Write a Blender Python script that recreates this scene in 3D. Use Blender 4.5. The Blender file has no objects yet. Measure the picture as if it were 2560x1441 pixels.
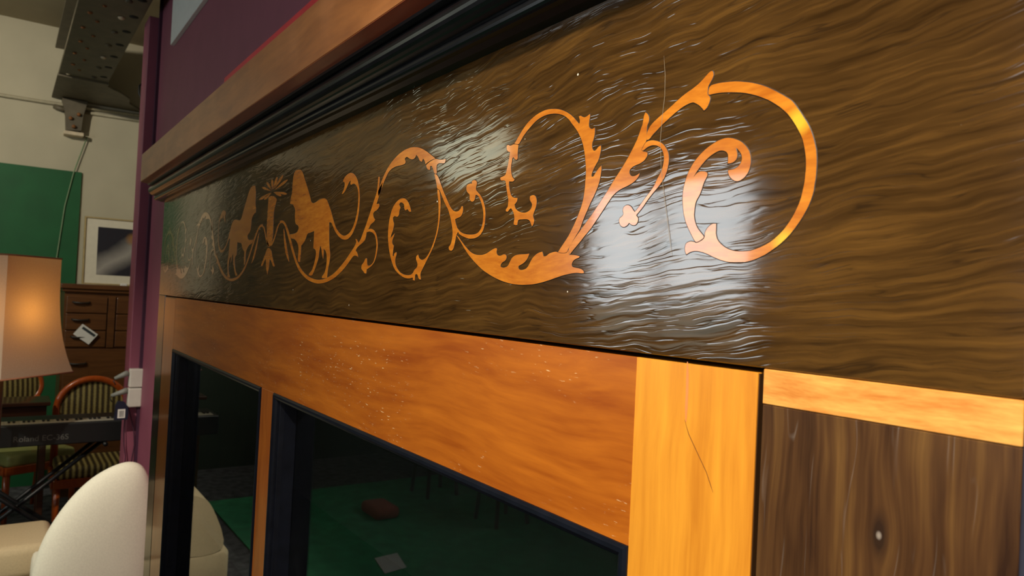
import bpy, bmesh, math, random
from mathutils import Vector, Matrix
random.seed(7)
scene = bpy.context.scene
# ---------------------------------------------------------------- camera
YAW, PITCH, ROLL = 0.61960, 0.01729, 0.04868
EYE = Vector((0.0, -0.32, 1.70))
fwd = Vector((-math.cos(YAW) * math.cos(PITCH), math.sin(YAW) * math.cos(PITCH), math.sin(PITCH)))
rgt = Vector((math.sin(YAW), math.cos(YAW), 0.0))
upv = rgt.cross(fwd)
r2 = math.cos(ROLL) * rgt + math.sin(ROLL) * upv
u2 = -math.sin(ROLL) * rgt + math.cos(ROLL) * upv
cd = bpy.data.cameras.new('camera')
cam = bpy.data.objects.new('camera', cd)
scene.collection.objects.link(cam)
rot = Matrix((r2, u2, -fwd)).transposed()
cam.matrix_world = Matrix.Translation(EYE) @ rot.to_4x4()
cd.sensor_width = 36.0
cd.lens = 1780.0 / 2560.0 * 36.0
cd.clip_start = 0.02
cd.dof.use_dof = True
cd.dof.focus_distance = 0.62
cd.dof.aperture_fstop = 17.0
scene.camera = cam
# ---------------------------------------------------------------- world, light levels, exposure
world = bpy.data.worlds.new('world')
scene.world = world
world.use_nodes = True
world.node_tree.nodes['Background'].inputs['Color'].default_value = (0.75, 0.85, 1.0, 1)
world.node_tree.nodes['Background'].inputs['Strength'].default_value = 0.05
WIN_MAIN = 5.4      # radiance of the two-light window in the front wall
WIN_HIGH = 2.6       # radiance of the high window
WIN_SHOP = 2.8      # radiance of the shop window beside the camera
SPOT_CABINET = 215.0  # added unseen spotlights, watts
SPOT_CHAIR = 400.0
SPOT_BACK = 170.0
scene.view_settings.view_transform = 'Standard'
scene.view_settings.look = 'None'
scene.view_settings.gamma = 1.0
scene.view_settings.exposure = 0.0
scene.view_settings.use_curve_mapping = False
# ---------------------------------------------------------------- marquetry outlines (mm along the frieze, mm above the 1.70 m line)
INLAY={
 'scroll_sheath':'-311.9,108.6 -311.0,110.1 -309.7,111.7 -307.9,113.2 -305.6,114.6 -303.1,115.9 -300.5,117.2 -297.9,118.5 -295.3,119.8 -292.7,121.1 -290.2,122.5 -287.7,123.8 -285.3,125.0 -282.8,126.1 -280.3,127.0 -278.2,127.7 -276.4,128.4 -274.8,129.1 -273.5,129.7 -272.1,130.5 -270.5,131.5 -269.0,132.6 -267.5,133.7 -266.3,134.5 -265.1,135.1 -264.2,135.3 -263.6,135.1 -263.1,134.5 -262.7,133.3 -262.7,132.3 -263.1,131.3 -263.6,130.3 -264.4,129.3 -265.1,128.3 -265.8,127.4 -266.2,126.5 -266.2,125.5 -266.3,124.3 -266.4,123.0 -266.0,121.9 -265.1,121.2 -264.5,120.3 -264.3,119.4 -264.5,118.3 -264.9,117.1 -265.5,116.0 -266.1,115.1 -266.9,114.3 -268.4,113.5 -269.5,114.8 -270.5,115.8 -271.6,116.9 -272.9,117.8 -274.3,118.7 -275.5,119.4 -276.6,119.8 -277.9,119.9 -279.2,119.8 -280.9,119.5 -282.7,119.1 -284.6,118.5 -286.4,117.8 -288.3,116.9 -290.2,116.1 -292.1,115.1 -294.0,114.1 -295.9,113.0 -297.8,112.0 -299.6,111.0 -301.2,110.0 -302.7,109.0 -304.0,108.1 -305.4,107.2 -306.9,106.2 -308.2,105.2 -309.3,104.1 -310.5,103.5 -312.3,103.4 -312.5,105.6 -312.3,107.1',
 'end_scroll':'-264.9,126.5 -264.0,127.0 -262.5,127.2 -260.8,127.2 -258.8,127.1 -256.5,126.9 -254.0,126.6 -251.2,126.2 -248.1,125.7 -245.1,125.0 -242.1,124.1 -239.1,123.2 -236.2,122.2 -233.6,121.1 -231.2,120.1 -228.9,118.9 -226.6,117.6 -224.3,116.2 -222.0,114.8 -219.9,113.3 -217.9,112.0 -215.9,110.5 -213.9,109.1 -212.3,107.6 -211.1,106.2 -209.9,104.6 -208.7,102.9 -207.4,101.1 -206.2,99.2 -205.0,97.4 -203.9,95.8 -202.9,94.1 -201.9,92.2 -201.1,90.3 -200.3,88.4 -199.6,86.4 -199.0,84.4 -198.5,82.5 -198.0,80.6 -197.8,78.7 -197.6,76.9 -197.5,74.9 -197.5,72.9 -197.5,70.8 -197.6,68.8 -197.7,67.0 -197.9,65.4 -198.2,63.4 -198.4,61.0 -199.0,58.5 -199.9,55.9 -201.0,53.3 -202.4,50.7 -203.9,48.2 -205.7,45.6 -207.7,43.0 -210.0,40.3 -212.5,37.9 -215.3,35.6 -218.2,33.6 -221.3,31.7 -224.4,30.0 -227.6,28.7 -230.6,27.6 -233.4,26.9 -236.5,26.4 -239.6,26.4 -242.7,26.4 -245.6,26.5 -248.2,26.8 -250.4,27.3 -252.7,27.9 -254.9,28.7 -257.4,29.6 -260.1,30.7 -262.6,31.7 -264.9,32.4 -267.1,32.9 -269.2,33.2 -271.0,33.2 -272.7,33.0 -274.4,32.5 -276.6,31.4 -277.5,32.9 -277.8,34.0 -277.9,35.4 -277.7,36.6 -277.3,37.5 -276.4,38.2 -275.2,38.6 -273.9,38.8 -272.3,38.6 -271.0,38.3 -269.9,37.8 -268.2,38.1 -265.7,39.1 -264.3,40.1 -264.0,41.0 -263.8,41.8 -263.9,42.5 -263.8,43.3 -263.3,44.4 -262.7,45.4 -261.7,46.4 -260.7,47.2 -259.6,47.8 -258.4,48.1 -256.4,48.0 -256.3,45.8 -256.3,44.3 -256.3,42.7 -255.9,41.1 -255.3,39.5 -254.2,38.0 -252.7,36.7 -251.0,35.4 -249.1,34.3 -247.2,33.5 -245.3,32.9 -243.3,32.4 -241.1,32.2 -238.9,32.1 -236.5,32.1 -234.6,32.2 -233.2,32.3 -230.9,32.9 -227.5,33.9 -224.4,35.1 -221.7,36.4 -219.1,38.1 -216.5,40.2 -214.1,42.4 -212.0,44.9 -210.2,47.4 -208.6,50.0 -207.2,52.7 -206.0,55.3 -205.1,57.9 -204.5,60.6 -204.0,63.0 -203.6,65.3 -203.4,66.9 -203.4,67.9 -203.3,69.5 -203.1,71.5 -203.1,73.6 -203.2,75.7 -203.4,77.9 -203.8,80.2 -204.2,82.2 -204.6,83.9 -205.1,85.7 -205.7,87.5 -206.5,89.3 -207.5,91.1 -208.5,92.9 -209.5,94.6 -210.7,96.4 -211.9,98.2 -213.2,99.9 -214.4,101.4 -215.8,102.9 -217.3,104.3 -218.9,105.8 -220.7,107.2 -222.6,108.6 -224.6,110.0 -226.6,111.3 -228.7,112.4 -230.9,113.6 -233.3,114.8 -235.8,115.9 -238.4,116.9 -241.1,117.9 -243.8,118.7 -246.6,119.4 -249.3,120.0 -252.1,120.6 -254.9,121.1 -257.6,121.5 -260.2,121.7 -262.4,121.8 -264.3,121.8 -265.4,122.0 -265.7,122.2 -265.8,123.0 -265.8,124.3 -265.5,125.4',
 'curl_leaf':'-270.4,38.6 -271.4,39.7 -272.5,41.3 -273.8,43.2 -275.1,45.1 -276.3,47.1 -277.5,49.1 -278.5,51.2 -279.3,53.5 -280.0,55.7 -280.4,57.9 -280.8,60.2 -281.1,62.4 -281.3,64.6 -281.3,66.9 -281.1,69.0 -280.6,71.2 -280.1,73.2 -279.5,75.1 -278.8,76.9 -278.0,78.8 -277.1,80.5 -275.9,82.2 -274.7,83.8 -273.2,85.4 -271.7,86.9 -270.0,88.3 -268.2,89.6 -266.3,90.8 -264.4,91.8 -262.4,92.8 -260.5,93.5 -258.6,94.2 -256.7,94.7 -254.8,95.0 -252.9,95.2 -251.0,95.1 -249.1,94.7 -247.2,94.1 -245.3,93.3 -243.5,92.4 -241.7,91.3 -240.2,90.0 -238.8,88.6 -237.7,87.2 -236.8,85.8 -236.2,84.3 -235.7,82.7 -235.5,81.0 -235.4,79.4 -235.6,78.0 -236.0,76.5 -236.5,75.0 -237.3,73.7 -238.3,72.6 -239.5,71.6 -240.8,70.9 -242.0,70.5 -243.2,70.3 -244.5,70.5 -245.7,71.0 -246.9,71.8 -248.0,72.8 -249.0,74.0 -249.6,75.3 -249.9,76.2 -249.7,77.1 -247.4,77.1 -246.0,77.2 -244.8,77.6 -243.7,78.1 -242.7,78.9 -241.9,79.8 -241.4,80.9 -241.1,82.0 -241.2,83.0 -241.4,84.1 -241.9,85.1 -242.7,86.3 -243.7,87.4 -244.5,88.2 -245.4,88.7 -244.9,87.5 -244.6,86.5 -244.3,85.5 -244.2,84.4 -244.4,83.2 -244.8,82.3 -245.6,81.7 -246.5,81.1 -247.8,80.8 -248.8,80.7 -250.3,80.8 -250.2,82.2 -250.2,83.2 -250.2,84.4 -250.3,85.5 -250.7,86.4 -251.4,87.3 -252.4,87.9 -253.5,88.4 -254.8,88.7 -256.1,88.8 -257.3,88.6 -258.8,88.2 -260.4,87.6 -262.0,86.9 -263.6,86.0 -265.1,85.0 -266.5,83.9 -267.9,82.7 -269.4,81.3 -270.6,80.1 -271.6,79.0 -272.5,77.8 -274.0,75.9 -272.2,77.4 -271.1,78.1 -269.9,78.5 -268.7,78.7 -267.3,78.5 -266.0,78.3 -264.8,77.8 -264.1,77.2 -263.9,76.3 -264.1,75.4 -264.7,74.4 -265.4,73.3 -266.2,72.0 -266.8,70.6 -267.3,69.0 -267.9,67.5 -268.6,65.9 -269.4,64.5 -270.3,63.3 -271.1,62.0 -271.6,60.7 -271.9,59.2 -272.1,57.6 -272.2,56.0 -272.3,54.3 -272.1,52.7 -271.7,51.0 -271.1,49.4 -270.3,47.7 -269.3,46.2 -268.0,44.8 -266.7,43.4 -265.3,42.1 -264.6,41.2 -264.7,40.5 -265.9,39.7 -268.1,38.6 -269.6,38.3',
 'acanthus_stem':'-349.0,71.3 -344.6,75.9 -343.0,77.8 -341.5,79.6 -339.9,81.4 -338.2,83.2 -336.3,85.1 -334.4,87.1 -332.5,89.2 -330.6,91.3 -328.8,93.5 -326.9,95.8 -325.1,98.3 -323.5,100.5 -322.1,102.6 -320.8,104.5 -319.8,106.5 -318.9,108.4 -318.0,110.4 -317.4,111.9 -316.8,112.9 -316.4,114.1 -316.1,115.5 -315.9,116.9 -315.6,118.6 -315.2,119.8 -314.4,121.1 -312.7,120.0 -311.8,118.9 -311.2,117.6 -311.0,116.2 -311.1,114.9 -311.5,113.8 -312.1,113.1 -312.4,112.0 -312.5,110.7 -312.5,109.2 -312.4,107.5 -312.4,105.9 -312.5,104.6 -312.6,103.6 -312.5,103.0 -312.9,102.4 -313.7,101.6 -314.8,100.4 -316.5,97.9 -315.3,96.9 -314.1,96.4 -312.5,96.1 -311.5,95.6 -311.0,95.1 -311.0,94.3 -311.3,93.2 -312.1,92.2 -313.1,91.2 -314.4,90.4 -315.9,89.8 -317.6,89.3 -319.5,89.0 -321.2,88.7 -322.7,88.3 -324.0,87.7 -325.2,87.0 -325.9,86.1 -326.1,85.0 -325.7,83.9 -324.8,82.8 -323.6,82.2 -322.2,82.0 -320.8,82.1 -319.2,82.5 -318.1,82.9 -317.0,83.4 -317.2,82.4 -317.7,81.5 -318.6,80.5 -319.8,79.5 -321.3,78.6 -323.0,77.8 -324.9,77.1 -326.9,76.5 -328.8,76.0 -331.0,75.5 -333.4,74.8 -335.6,74.0 -337.5,73.1 -339.3,72.0 -340.9,70.9 -346.1,65.6 -355.0,56.3 -360.3,50.9 -362.2,49.4 -364.1,47.8 -366.1,46.3 -368.0,44.6 -370.0,42.9 -372.0,41.3 -374.0,39.7 -375.9,38.1 -377.7,36.7 -379.2,35.4 -381.0,33.8 -382.2,36.8 -382.2,38.4 -381.4,39.8 -380.5,41.0 -379.5,41.9 -378.2,43.3 -376.4,45.0 -374.5,46.8 -372.5,48.7 -370.5,50.5 -368.6,52.3 -366.6,54.1 -364.7,55.9 -362.8,57.7 -360.9,59.3 -356.3,63.9',
 'flower_tendril':'-314.5,100.3 -313.5,101.4 -312.6,102.1 -311.4,102.5 -309.9,102.6 -308.2,102.6 -306.4,102.3 -304.5,101.8 -302.7,101.2 -301.0,100.4 -299.5,99.5 -298.1,98.4 -296.8,97.1 -295.7,95.7 -294.7,94.3 -294.0,92.7 -293.5,91.0 -293.3,89.4 -293.3,87.8 -293.5,86.0 -293.9,83.9 -294.5,81.8 -295.4,79.8 -296.5,77.8 -298.0,76.0 -299.8,74.1 -301.8,72.3 -303.9,70.6 -306.0,68.8 -307.9,67.1 -309.7,65.3 -311.2,63.7 -312.6,62.1 -314.1,60.7 -315.5,59.5 -316.8,58.4 -318.4,57.0 -316.9,55.5 -316.5,54.3 -316.8,52.9 -317.4,51.8 -318.3,51.1 -319.5,50.8 -320.8,50.9 -322.2,51.3 -324.3,52.6 -325.7,51.2 -326.9,50.6 -328.3,50.2 -329.7,50.3 -331.1,50.8 -332.2,51.8 -333.0,53.1 -333.4,54.3 -333.3,55.3 -332.7,56.2 -331.3,56.9 -330.3,57.6 -329.8,58.3 -329.7,59.2 -330.2,60.2 -330.4,61.2 -330.2,62.2 -329.7,63.0 -328.7,63.6 -327.5,64.0 -326.2,64.0 -324.9,63.7 -323.6,63.0 -322.6,62.2 -321.8,61.1 -320.9,60.2 -319.7,59.1 -317.8,60.8 -316.6,61.9 -315.5,62.9 -314.3,64.1 -312.9,65.5 -311.4,67.0 -309.8,68.5 -308.2,70.0 -306.6,71.5 -305.3,72.9 -304.3,74.1 -303.4,75.5 -302.6,77.1 -301.6,78.6 -300.4,80.1 -299.4,81.6 -298.6,83.1 -298.0,84.8 -297.5,86.6 -297.2,88.3 -297.2,89.9 -297.4,91.6 -297.9,93.2 -298.6,94.8 -299.6,96.1 -300.8,97.2 -302.3,98.1 -304.0,98.8 -305.8,99.2 -307.5,99.4 -309.0,99.3 -310.4,99.1 -311.9,98.6 -313.2,98.0 -314.3,97.4 -315.2,97.2 -316.2,97.9',
 'arch_leaf':'-394.0,35.8 -392.2,37.9 -390.7,39.4 -389.1,41.0 -387.4,42.7 -385.8,44.3 -384.1,46.1 -382.5,48.0 -380.9,50.1 -379.4,52.2 -377.8,54.5 -376.3,56.9 -374.8,59.5 -373.3,62.2 -372.0,64.7 -370.9,67.1 -370.0,69.6 -369.3,72.0 -368.8,74.7 -368.4,77.7 -368.1,80.6 -368.1,83.3 -367.9,86.1 -367.8,88.8 -368.0,91.9 -368.5,95.3 -369.1,98.5 -369.7,101.4 -370.4,104.1 -371.2,106.5 -372.0,108.8 -373.0,111.0 -374.1,113.0 -375.3,115.0 -376.6,116.9 -378.1,118.9 -379.7,120.8 -381.3,122.5 -382.9,124.1 -384.4,125.5 -386.0,127.1 -387.7,128.9 -389.6,130.6 -391.8,132.2 -394.1,133.5 -396.5,134.6 -398.9,135.6 -401.3,136.3 -404.0,137.0 -407.0,137.5 -410.1,137.9 -413.6,138.1 -417.1,138.0 -420.5,137.6 -423.8,137.0 -426.8,136.1 -429.5,135.0 -432.0,133.7 -434.5,132.3 -437.1,130.8 -439.3,129.4 -441.4,127.9 -443.3,126.4 -445.0,124.7 -446.6,123.2 -447.9,121.8 -450.1,121.5 -454.6,122.8 -452.7,124.3 -451.3,125.6 -449.7,127.2 -447.9,128.8 -445.9,130.6 -443.9,132.3 -441.8,133.9 -439.6,135.4 -437.0,136.9 -434.2,138.2 -431.2,139.4 -427.9,140.4 -424.4,141.2 -420.9,141.7 -417.4,142.0 -413.7,142.0 -409.7,141.5 -405.8,140.8 -401.9,139.9 -398.2,138.7 -394.8,137.3 -391.7,135.8 -388.9,134.2 -386.5,132.7 -384.6,131.2 -382.6,129.6 -380.7,127.9 -379.2,126.5 -377.4,124.9 -376.8,125.9 -376.8,126.8 -377.1,127.8 -377.5,128.8 -378.2,130.3 -376.6,130.4 -375.5,130.1 -374.3,129.3 -373.1,128.8 -371.8,128.5 -370.5,128.6 -369.2,128.9 -368.1,129.3 -366.5,129.9 -366.4,128.1 -366.5,126.9 -366.9,125.5 -367.1,124.1 -367.2,122.7 -367.0,121.5 -366.5,120.6 -365.6,119.8 -364.3,119.1 -363.0,119.0 -361.2,119.5 -360.8,118.0 -360.7,116.6 -360.8,114.9 -361.1,113.4 -361.6,112.1 -362.1,110.7 -362.7,109.4 -362.9,108.0 -362.8,106.6 -362.4,105.4 -361.7,104.5 -360.9,103.8 -360.1,103.6 -359.3,103.7 -358.5,104.1 -357.7,104.7 -356.9,105.4 -355.9,105.9 -354.1,106.3 -353.8,104.6 -353.9,103.0 -354.3,101.1 -354.8,99.3 -355.5,97.4 -356.5,95.7 -357.9,94.2 -359.1,92.7 -360.3,91.1 -361.2,89.7 -361.8,88.3 -362.1,87.3 -361.8,86.2 -360.5,86.1 -359.6,86.6 -358.7,87.8 -357.5,89.0 -356.2,90.2 -354.8,91.3 -352.6,92.7 -352.4,90.2 -352.6,88.4 -352.9,86.5 -353.3,84.4 -353.8,82.2 -354.6,80.1 -355.6,78.0 -356.8,75.8 -358.1,73.7 -359.5,71.6 -361.1,69.5 -362.5,67.3 -363.8,65.2 -365.1,63.0 -366.5,60.8 -367.8,58.5 -369.1,56.0 -370.2,53.7 -371.1,51.7 -372.4,49.9 -374.0,48.3 -375.4,46.7 -376.8,45.1 -378.1,43.6 -379.3,42.2 -380.6,40.8 -382.0,39.1 -383.1,37.5 -383.8,36.0 -385.5,35.2 -388.2,35.1 -390.6,35.3',
 'bract_chain':'-448.8,120.8 -449.1,118.6 -449.3,116.9 -449.4,115.0 -449.3,113.2 -449.0,111.5 -449.2,110.3 -449.8,109.6 -450.9,109.5 -452.3,110.0 -453.5,110.8 -454.9,112.2 -456.1,111.4 -456.5,110.4 -456.7,109.1 -457.0,107.5 -457.4,105.6 -457.4,103.5 -456.9,101.1 -456.3,99.1 -455.6,97.4 -454.4,95.9 -451.7,94.1 -452.9,93.2 -454.0,92.9 -455.4,93.0 -456.8,93.1 -458.9,93.6 -459.3,92.2 -459.0,90.7 -458.4,88.6 -457.7,86.6 -456.8,84.5 -455.8,82.8 -454.5,81.4 -452.9,80.4 -450.9,79.9 -449.1,79.6 -446.6,79.3 -446.9,77.7 -447.3,76.7 -448.1,76.0 -448.9,75.3 -450.3,74.5 -449.5,72.5 -448.5,71.3 -447.1,70.2 -445.4,69.2 -443.4,68.5 -441.2,67.8 -438.7,67.4 -436.4,67.2 -434.3,67.3 -432.4,67.7 -430.6,68.4 -429.2,69.2 -428.3,70.2 -427.7,71.4 -427.5,72.6 -427.9,73.6 -428.7,74.3 -429.6,75.2 -430.4,76.2 -430.8,77.3 -430.5,79.2 -428.2,79.7 -426.7,79.7 -425.1,79.4 -423.9,78.7 -423.1,77.7 -422.5,76.6 -422.1,75.3 -422.0,73.9 -422.1,72.3 -422.5,70.8 -423.2,69.3 -423.9,67.8 -424.8,66.3 -425.4,65.1 -425.6,64.2 -425.3,63.1 -424.6,62.0 -424.1,61.2 -423.8,60.8 -423.8,60.1 -424.1,58.9 -424.7,57.7 -426.2,56.0 -427.3,57.4 -428.0,58.4 -428.6,59.5 -429.5,60.5 -430.9,61.3 -433.1,61.9 -436.1,62.1 -439.3,62.2 -442.4,62.4 -444.2,62.0 -444.7,61.2 -445.0,60.1 -445.2,58.3 -446.8,58.2 -448.0,58.3 -450.1,58.9 -450.0,60.5 -449.9,61.7 -449.5,62.9 -449.6,64.2 -449.9,65.5 -450.4,66.8 -451.1,68.1 -451.9,69.2 -452.8,70.2 -453.6,71.1 -454.5,71.8 -455.5,71.9 -456.5,71.3 -457.5,70.6 -458.6,69.7 -459.7,69.5 -461.0,69.9 -461.7,70.5 -461.8,71.3 -461.2,72.1 -460.0,72.8 -459.3,73.7 -459.2,75.0 -459.0,76.4 -458.9,78.0 -459.1,79.6 -459.8,81.3 -460.5,83.1 -461.2,85.1 -462.0,87.2 -462.7,89.5 -463.3,91.7 -463.8,93.6 -464.9,94.8 -466.6,95.1 -468.1,95.3 -469.5,95.3 -470.6,95.7 -471.4,96.4 -471.8,97.1 -471.6,98.0 -468.7,98.4 -467.0,98.7 -465.6,99.1 -464.7,99.5 -464.3,100.2 -463.9,101.2 -463.4,102.6 -462.8,104.3 -462.1,106.2 -461.6,108.0 -461.3,109.6 -460.9,111.2 -460.5,112.8 -460.2,114.4 -459.8,116.8 -461.9,117.4 -463.1,118.0 -464.1,119.0 -464.7,120.2 -465.1,122.2 -463.7,123.1 -462.4,123.0 -460.9,122.2 -459.5,121.9 -458.1,122.0 -456.8,122.2 -455.6,122.4 -453.4,122.1',
 'acanthus_leaf':'-535.7,54.5 -533.4,53.8 -531.2,52.4 -528.3,50.2 -525.2,48.0 -522.1,45.8 -518.7,43.6 -515.3,41.4 -511.8,39.6 -508.1,38.1 -504.4,37.1 -500.6,36.5 -496.9,36.3 -493.2,36.3 -489.6,36.7 -486.1,37.5 -483.1,38.4 -480.5,39.5 -477.8,40.4 -475.0,41.1 -473.0,41.3 -471.2,40.7 -471.9,38.6 -471.6,37.3 -470.7,36.1 -469.3,35.4 -467.6,35.0 -465.6,35.1 -463.4,35.7 -461.5,36.0 -459.8,35.9 -458.5,35.4 -457.6,34.2 -457.5,33.0 -458.2,31.8 -459.5,30.8 -461.4,30.2 -463.1,29.5 -464.5,28.5 -465.2,27.6 -465.1,26.1 -462.3,25.5 -460.5,25.4 -458.6,25.7 -456.8,26.1 -455.2,26.9 -454.0,28.1 -453.0,29.6 -451.9,31.1 -450.7,32.5 -449.0,33.6 -447.0,34.5 -444.6,35.1 -442.0,35.3 -439.2,35.4 -436.0,35.4 -432.8,35.4 -427.9,35.8 -428.9,33.7 -429.9,32.3 -431.3,30.8 -433.2,29.5 -435.7,28.3 -438.0,27.4 -441.0,26.5 -441.1,25.1 -440.3,24.3 -438.9,23.6 -437.0,23.4 -434.7,23.6 -432.7,24.0 -430.9,24.6 -429.5,25.5 -428.3,26.7 -427.1,28.3 -425.7,30.2 -424.1,31.9 -422.2,33.4 -420.4,34.5 -418.5,35.4 -416.2,36.1 -412.3,36.8 -411.5,35.5 -411.0,34.6 -410.6,33.3 -408.4,33.2 -406.8,33.7 -405.0,34.7 -403.2,35.4 -401.4,35.7 -399.3,36.1 -397.0,36.3 -395.4,36.2 -394.3,35.7 -392.7,35.3 -390.6,35.0 -388.2,34.9 -385.5,34.9 -383.8,35.5 -382.6,37.2 -381.3,33.5 -380.1,33.7 -378.4,33.6 -375.9,33.4 -373.5,33.1 -370.3,32.4 -370.9,31.6 -371.9,31.2 -373.6,30.9 -375.1,30.4 -376.5,29.6 -377.5,28.7 -378.1,27.7 -378.3,26.7 -378.0,25.8 -377.1,25.1 -375.6,24.8 -373.5,24.5 -371.0,24.2 -368.8,23.8 -367.1,23.2 -365.9,22.5 -364.9,21.0 -367.1,20.7 -369.0,20.8 -371.6,21.0 -374.1,21.0 -376.7,20.8 -379.9,20.4 -383.8,19.9 -387.9,19.2 -392.3,18.2 -396.8,17.2 -401.3,16.1 -405.9,15.2 -410.6,14.2 -415.3,13.5 -420.1,12.8 -425.1,12.4 -430.1,12.2 -435.2,12.1 -440.4,12.2 -445.4,12.4 -450.3,12.9 -454.9,13.5 -459.4,14.3 -463.9,15.2 -468.5,16.3 -473.2,17.6 -478.0,19.0 -482.8,20.7 -487.8,22.5 -492.5,24.5 -496.9,26.7 -501.2,29.0 -505.1,31.2 -509.1,33.7 -513.2,36.3 -517.0,39.1 -520.5,41.9 -523.8,44.6 -526.6,47.2 -529.5,49.5 -532.4,51.8 -534.3,53.3',
 'forked_stem':'-554.8,87.1 -552.8,84.9 -550.8,82.7 -548.7,80.7 -546.4,78.7 -544.0,77.2 -541.4,76.1 -538.8,75.5 -536.1,75.5 -533.8,75.9 -531.8,76.9 -530.6,77.8 -530.0,78.8 -529.1,79.4 -527.3,79.5 -526.6,76.6 -526.7,74.7 -527.4,73.0 -528.6,71.6 -530.5,70.5 -532.7,69.9 -535.0,69.7 -537.0,69.4 -539.2,68.7 -538.2,66.0 -537.1,64.2 -535.7,62.3 -534.5,60.5 -533.0,57.8 -535.2,55.3 -536.1,53.8 -536.4,52.3 -536.9,50.4 -537.7,47.9 -538.5,45.6 -539.3,43.5 -540.5,42.1 -542.2,41.2 -544.1,41.1 -546.2,41.7 -547.5,42.6 -548.0,44.5 -545.7,46.1 -544.5,47.4 -543.6,48.9 -543.0,51.0 -542.5,53.4 -542.4,55.9 -542.7,58.4 -543.3,61.0 -544.2,63.5 -545.3,66.3 -546.7,69.2 -548.2,72.0 -549.8,74.6 -551.3,76.8 -552.5,78.5 -553.4,79.6 -554.0,79.9 -555.5,81.3 -557.9,83.8 -560.2,86.2 -562.2,88.7 -564.0,90.9 -565.6,92.8 -567.3,94.9 -569.0,97.0 -571.0,98.3 -573.3,99.0 -574.6,100.0 -574.9,101.4 -575.8,103.5 -577.2,106.4 -578.7,109.3 -581.1,113.4 -578.0,113.1 -575.8,112.0 -573.6,110.1 -571.2,107.4 -568.5,103.9 -565.9,100.4 -563.3,96.9 -561.0,94.1 -559.0,91.9 -556.9,89.6',
 'trefoil_tendril':'-534.4,60.7 -531.3,58.4 -528.9,57.1 -526.2,56.1 -523.1,55.3 -519.8,54.7 -516.5,54.2 -513.3,54.0 -510.1,53.9 -506.9,53.9 -504.1,54.3 -501.7,54.8 -499.6,55.7 -497.8,57.0 -496.4,58.5 -495.4,60.3 -494.6,62.3 -494.2,64.6 -494.0,67.0 -493.9,69.3 -494.3,71.7 -495.1,74.1 -496.1,76.3 -497.2,78.4 -498.4,80.4 -499.8,82.2 -501.2,83.8 -502.6,85.3 -504.1,86.4 -505.7,87.0 -506.8,87.3 -507.7,87.1 -508.0,85.1 -508.5,83.9 -509.4,82.7 -510.6,82.1 -512.2,82.0 -513.8,82.3 -515.5,83.1 -516.5,84.1 -517.0,85.3 -517.1,86.5 -516.9,87.7 -517.5,88.7 -518.8,89.5 -520.2,90.4 -521.6,91.4 -522.5,92.7 -522.8,94.1 -522.8,95.5 -522.4,96.8 -521.2,97.6 -519.3,97.8 -517.3,97.9 -514.4,97.7 -514.6,99.8 -511.8,100.3 -509.9,100.1 -507.9,99.3 -506.7,98.3 -506.3,97.1 -506.5,95.9 -507.3,94.6 -507.6,93.3 -507.4,92.1 -506.7,91.0 -505.4,90.1 -503.8,89.0 -501.9,87.8 -499.9,86.2 -497.9,84.4 -496.2,82.5 -494.8,80.5 -493.5,78.4 -492.4,76.1 -491.6,73.6 -491.0,70.9 -490.8,68.3 -490.9,65.6 -491.1,63.1 -491.5,60.8 -492.2,58.7 -493.2,56.7 -494.8,55.0 -496.7,53.4 -499.1,52.2 -501.8,51.3 -504.9,50.7 -508.3,50.5 -511.7,50.5 -514.9,50.7 -518.0,51.2 -521.0,52.0 -523.9,52.8 -526.6,53.6 -529.1,54.5 -531.3,55.5 -532.9,57.2',
 'arched_acanthus':'-702.6,107.6 -702.2,110.0 -700.0,112.5 -697.9,115.2 -695.8,118.2 -693.4,121.1 -690.7,124.0 -687.7,126.8 -684.4,129.5 -680.9,132.1 -677.0,134.5 -672.6,136.8 -667.7,139.0 -662.5,141.0 -657.0,142.8 -651.3,144.1 -645.4,145.1 -639.2,145.6 -632.8,145.8 -627.0,145.5 -621.7,144.7 -616.4,143.7 -611.2,142.3 -606.0,140.5 -600.8,138.3 -595.6,135.9 -590.5,133.3 -586.1,131.0 -580.4,128.0 -585.7,127.8 -589.4,127.4 -593.2,126.7 -596.1,126.0 -598.9,124.9 -600.6,127.7 -602.0,129.3 -604.5,131.4 -606.8,128.3 -610.2,129.5 -612.2,131.0 -614.0,133.2 -616.0,134.9 -619.2,136.8 -620.6,134.8 -622.3,133.8 -624.8,133.3 -627.7,133.4 -631.0,134.3 -634.3,135.5 -637.7,137.2 -640.4,137.6 -643.5,136.1 -641.0,132.8 -642.4,131.1 -645.7,130.6 -651.2,130.6 -656.5,130.7 -661.6,130.8 -666.1,130.6 -670.1,129.9 -673.7,129.0 -677.1,127.9 -680.2,126.2 -682.9,123.9 -685.3,121.6 -687.4,119.5 -689.6,117.1 -691.7,114.4 -693.8,111.6 -695.9,108.6 -697.8,106.3 -700.7,103.8',
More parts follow.
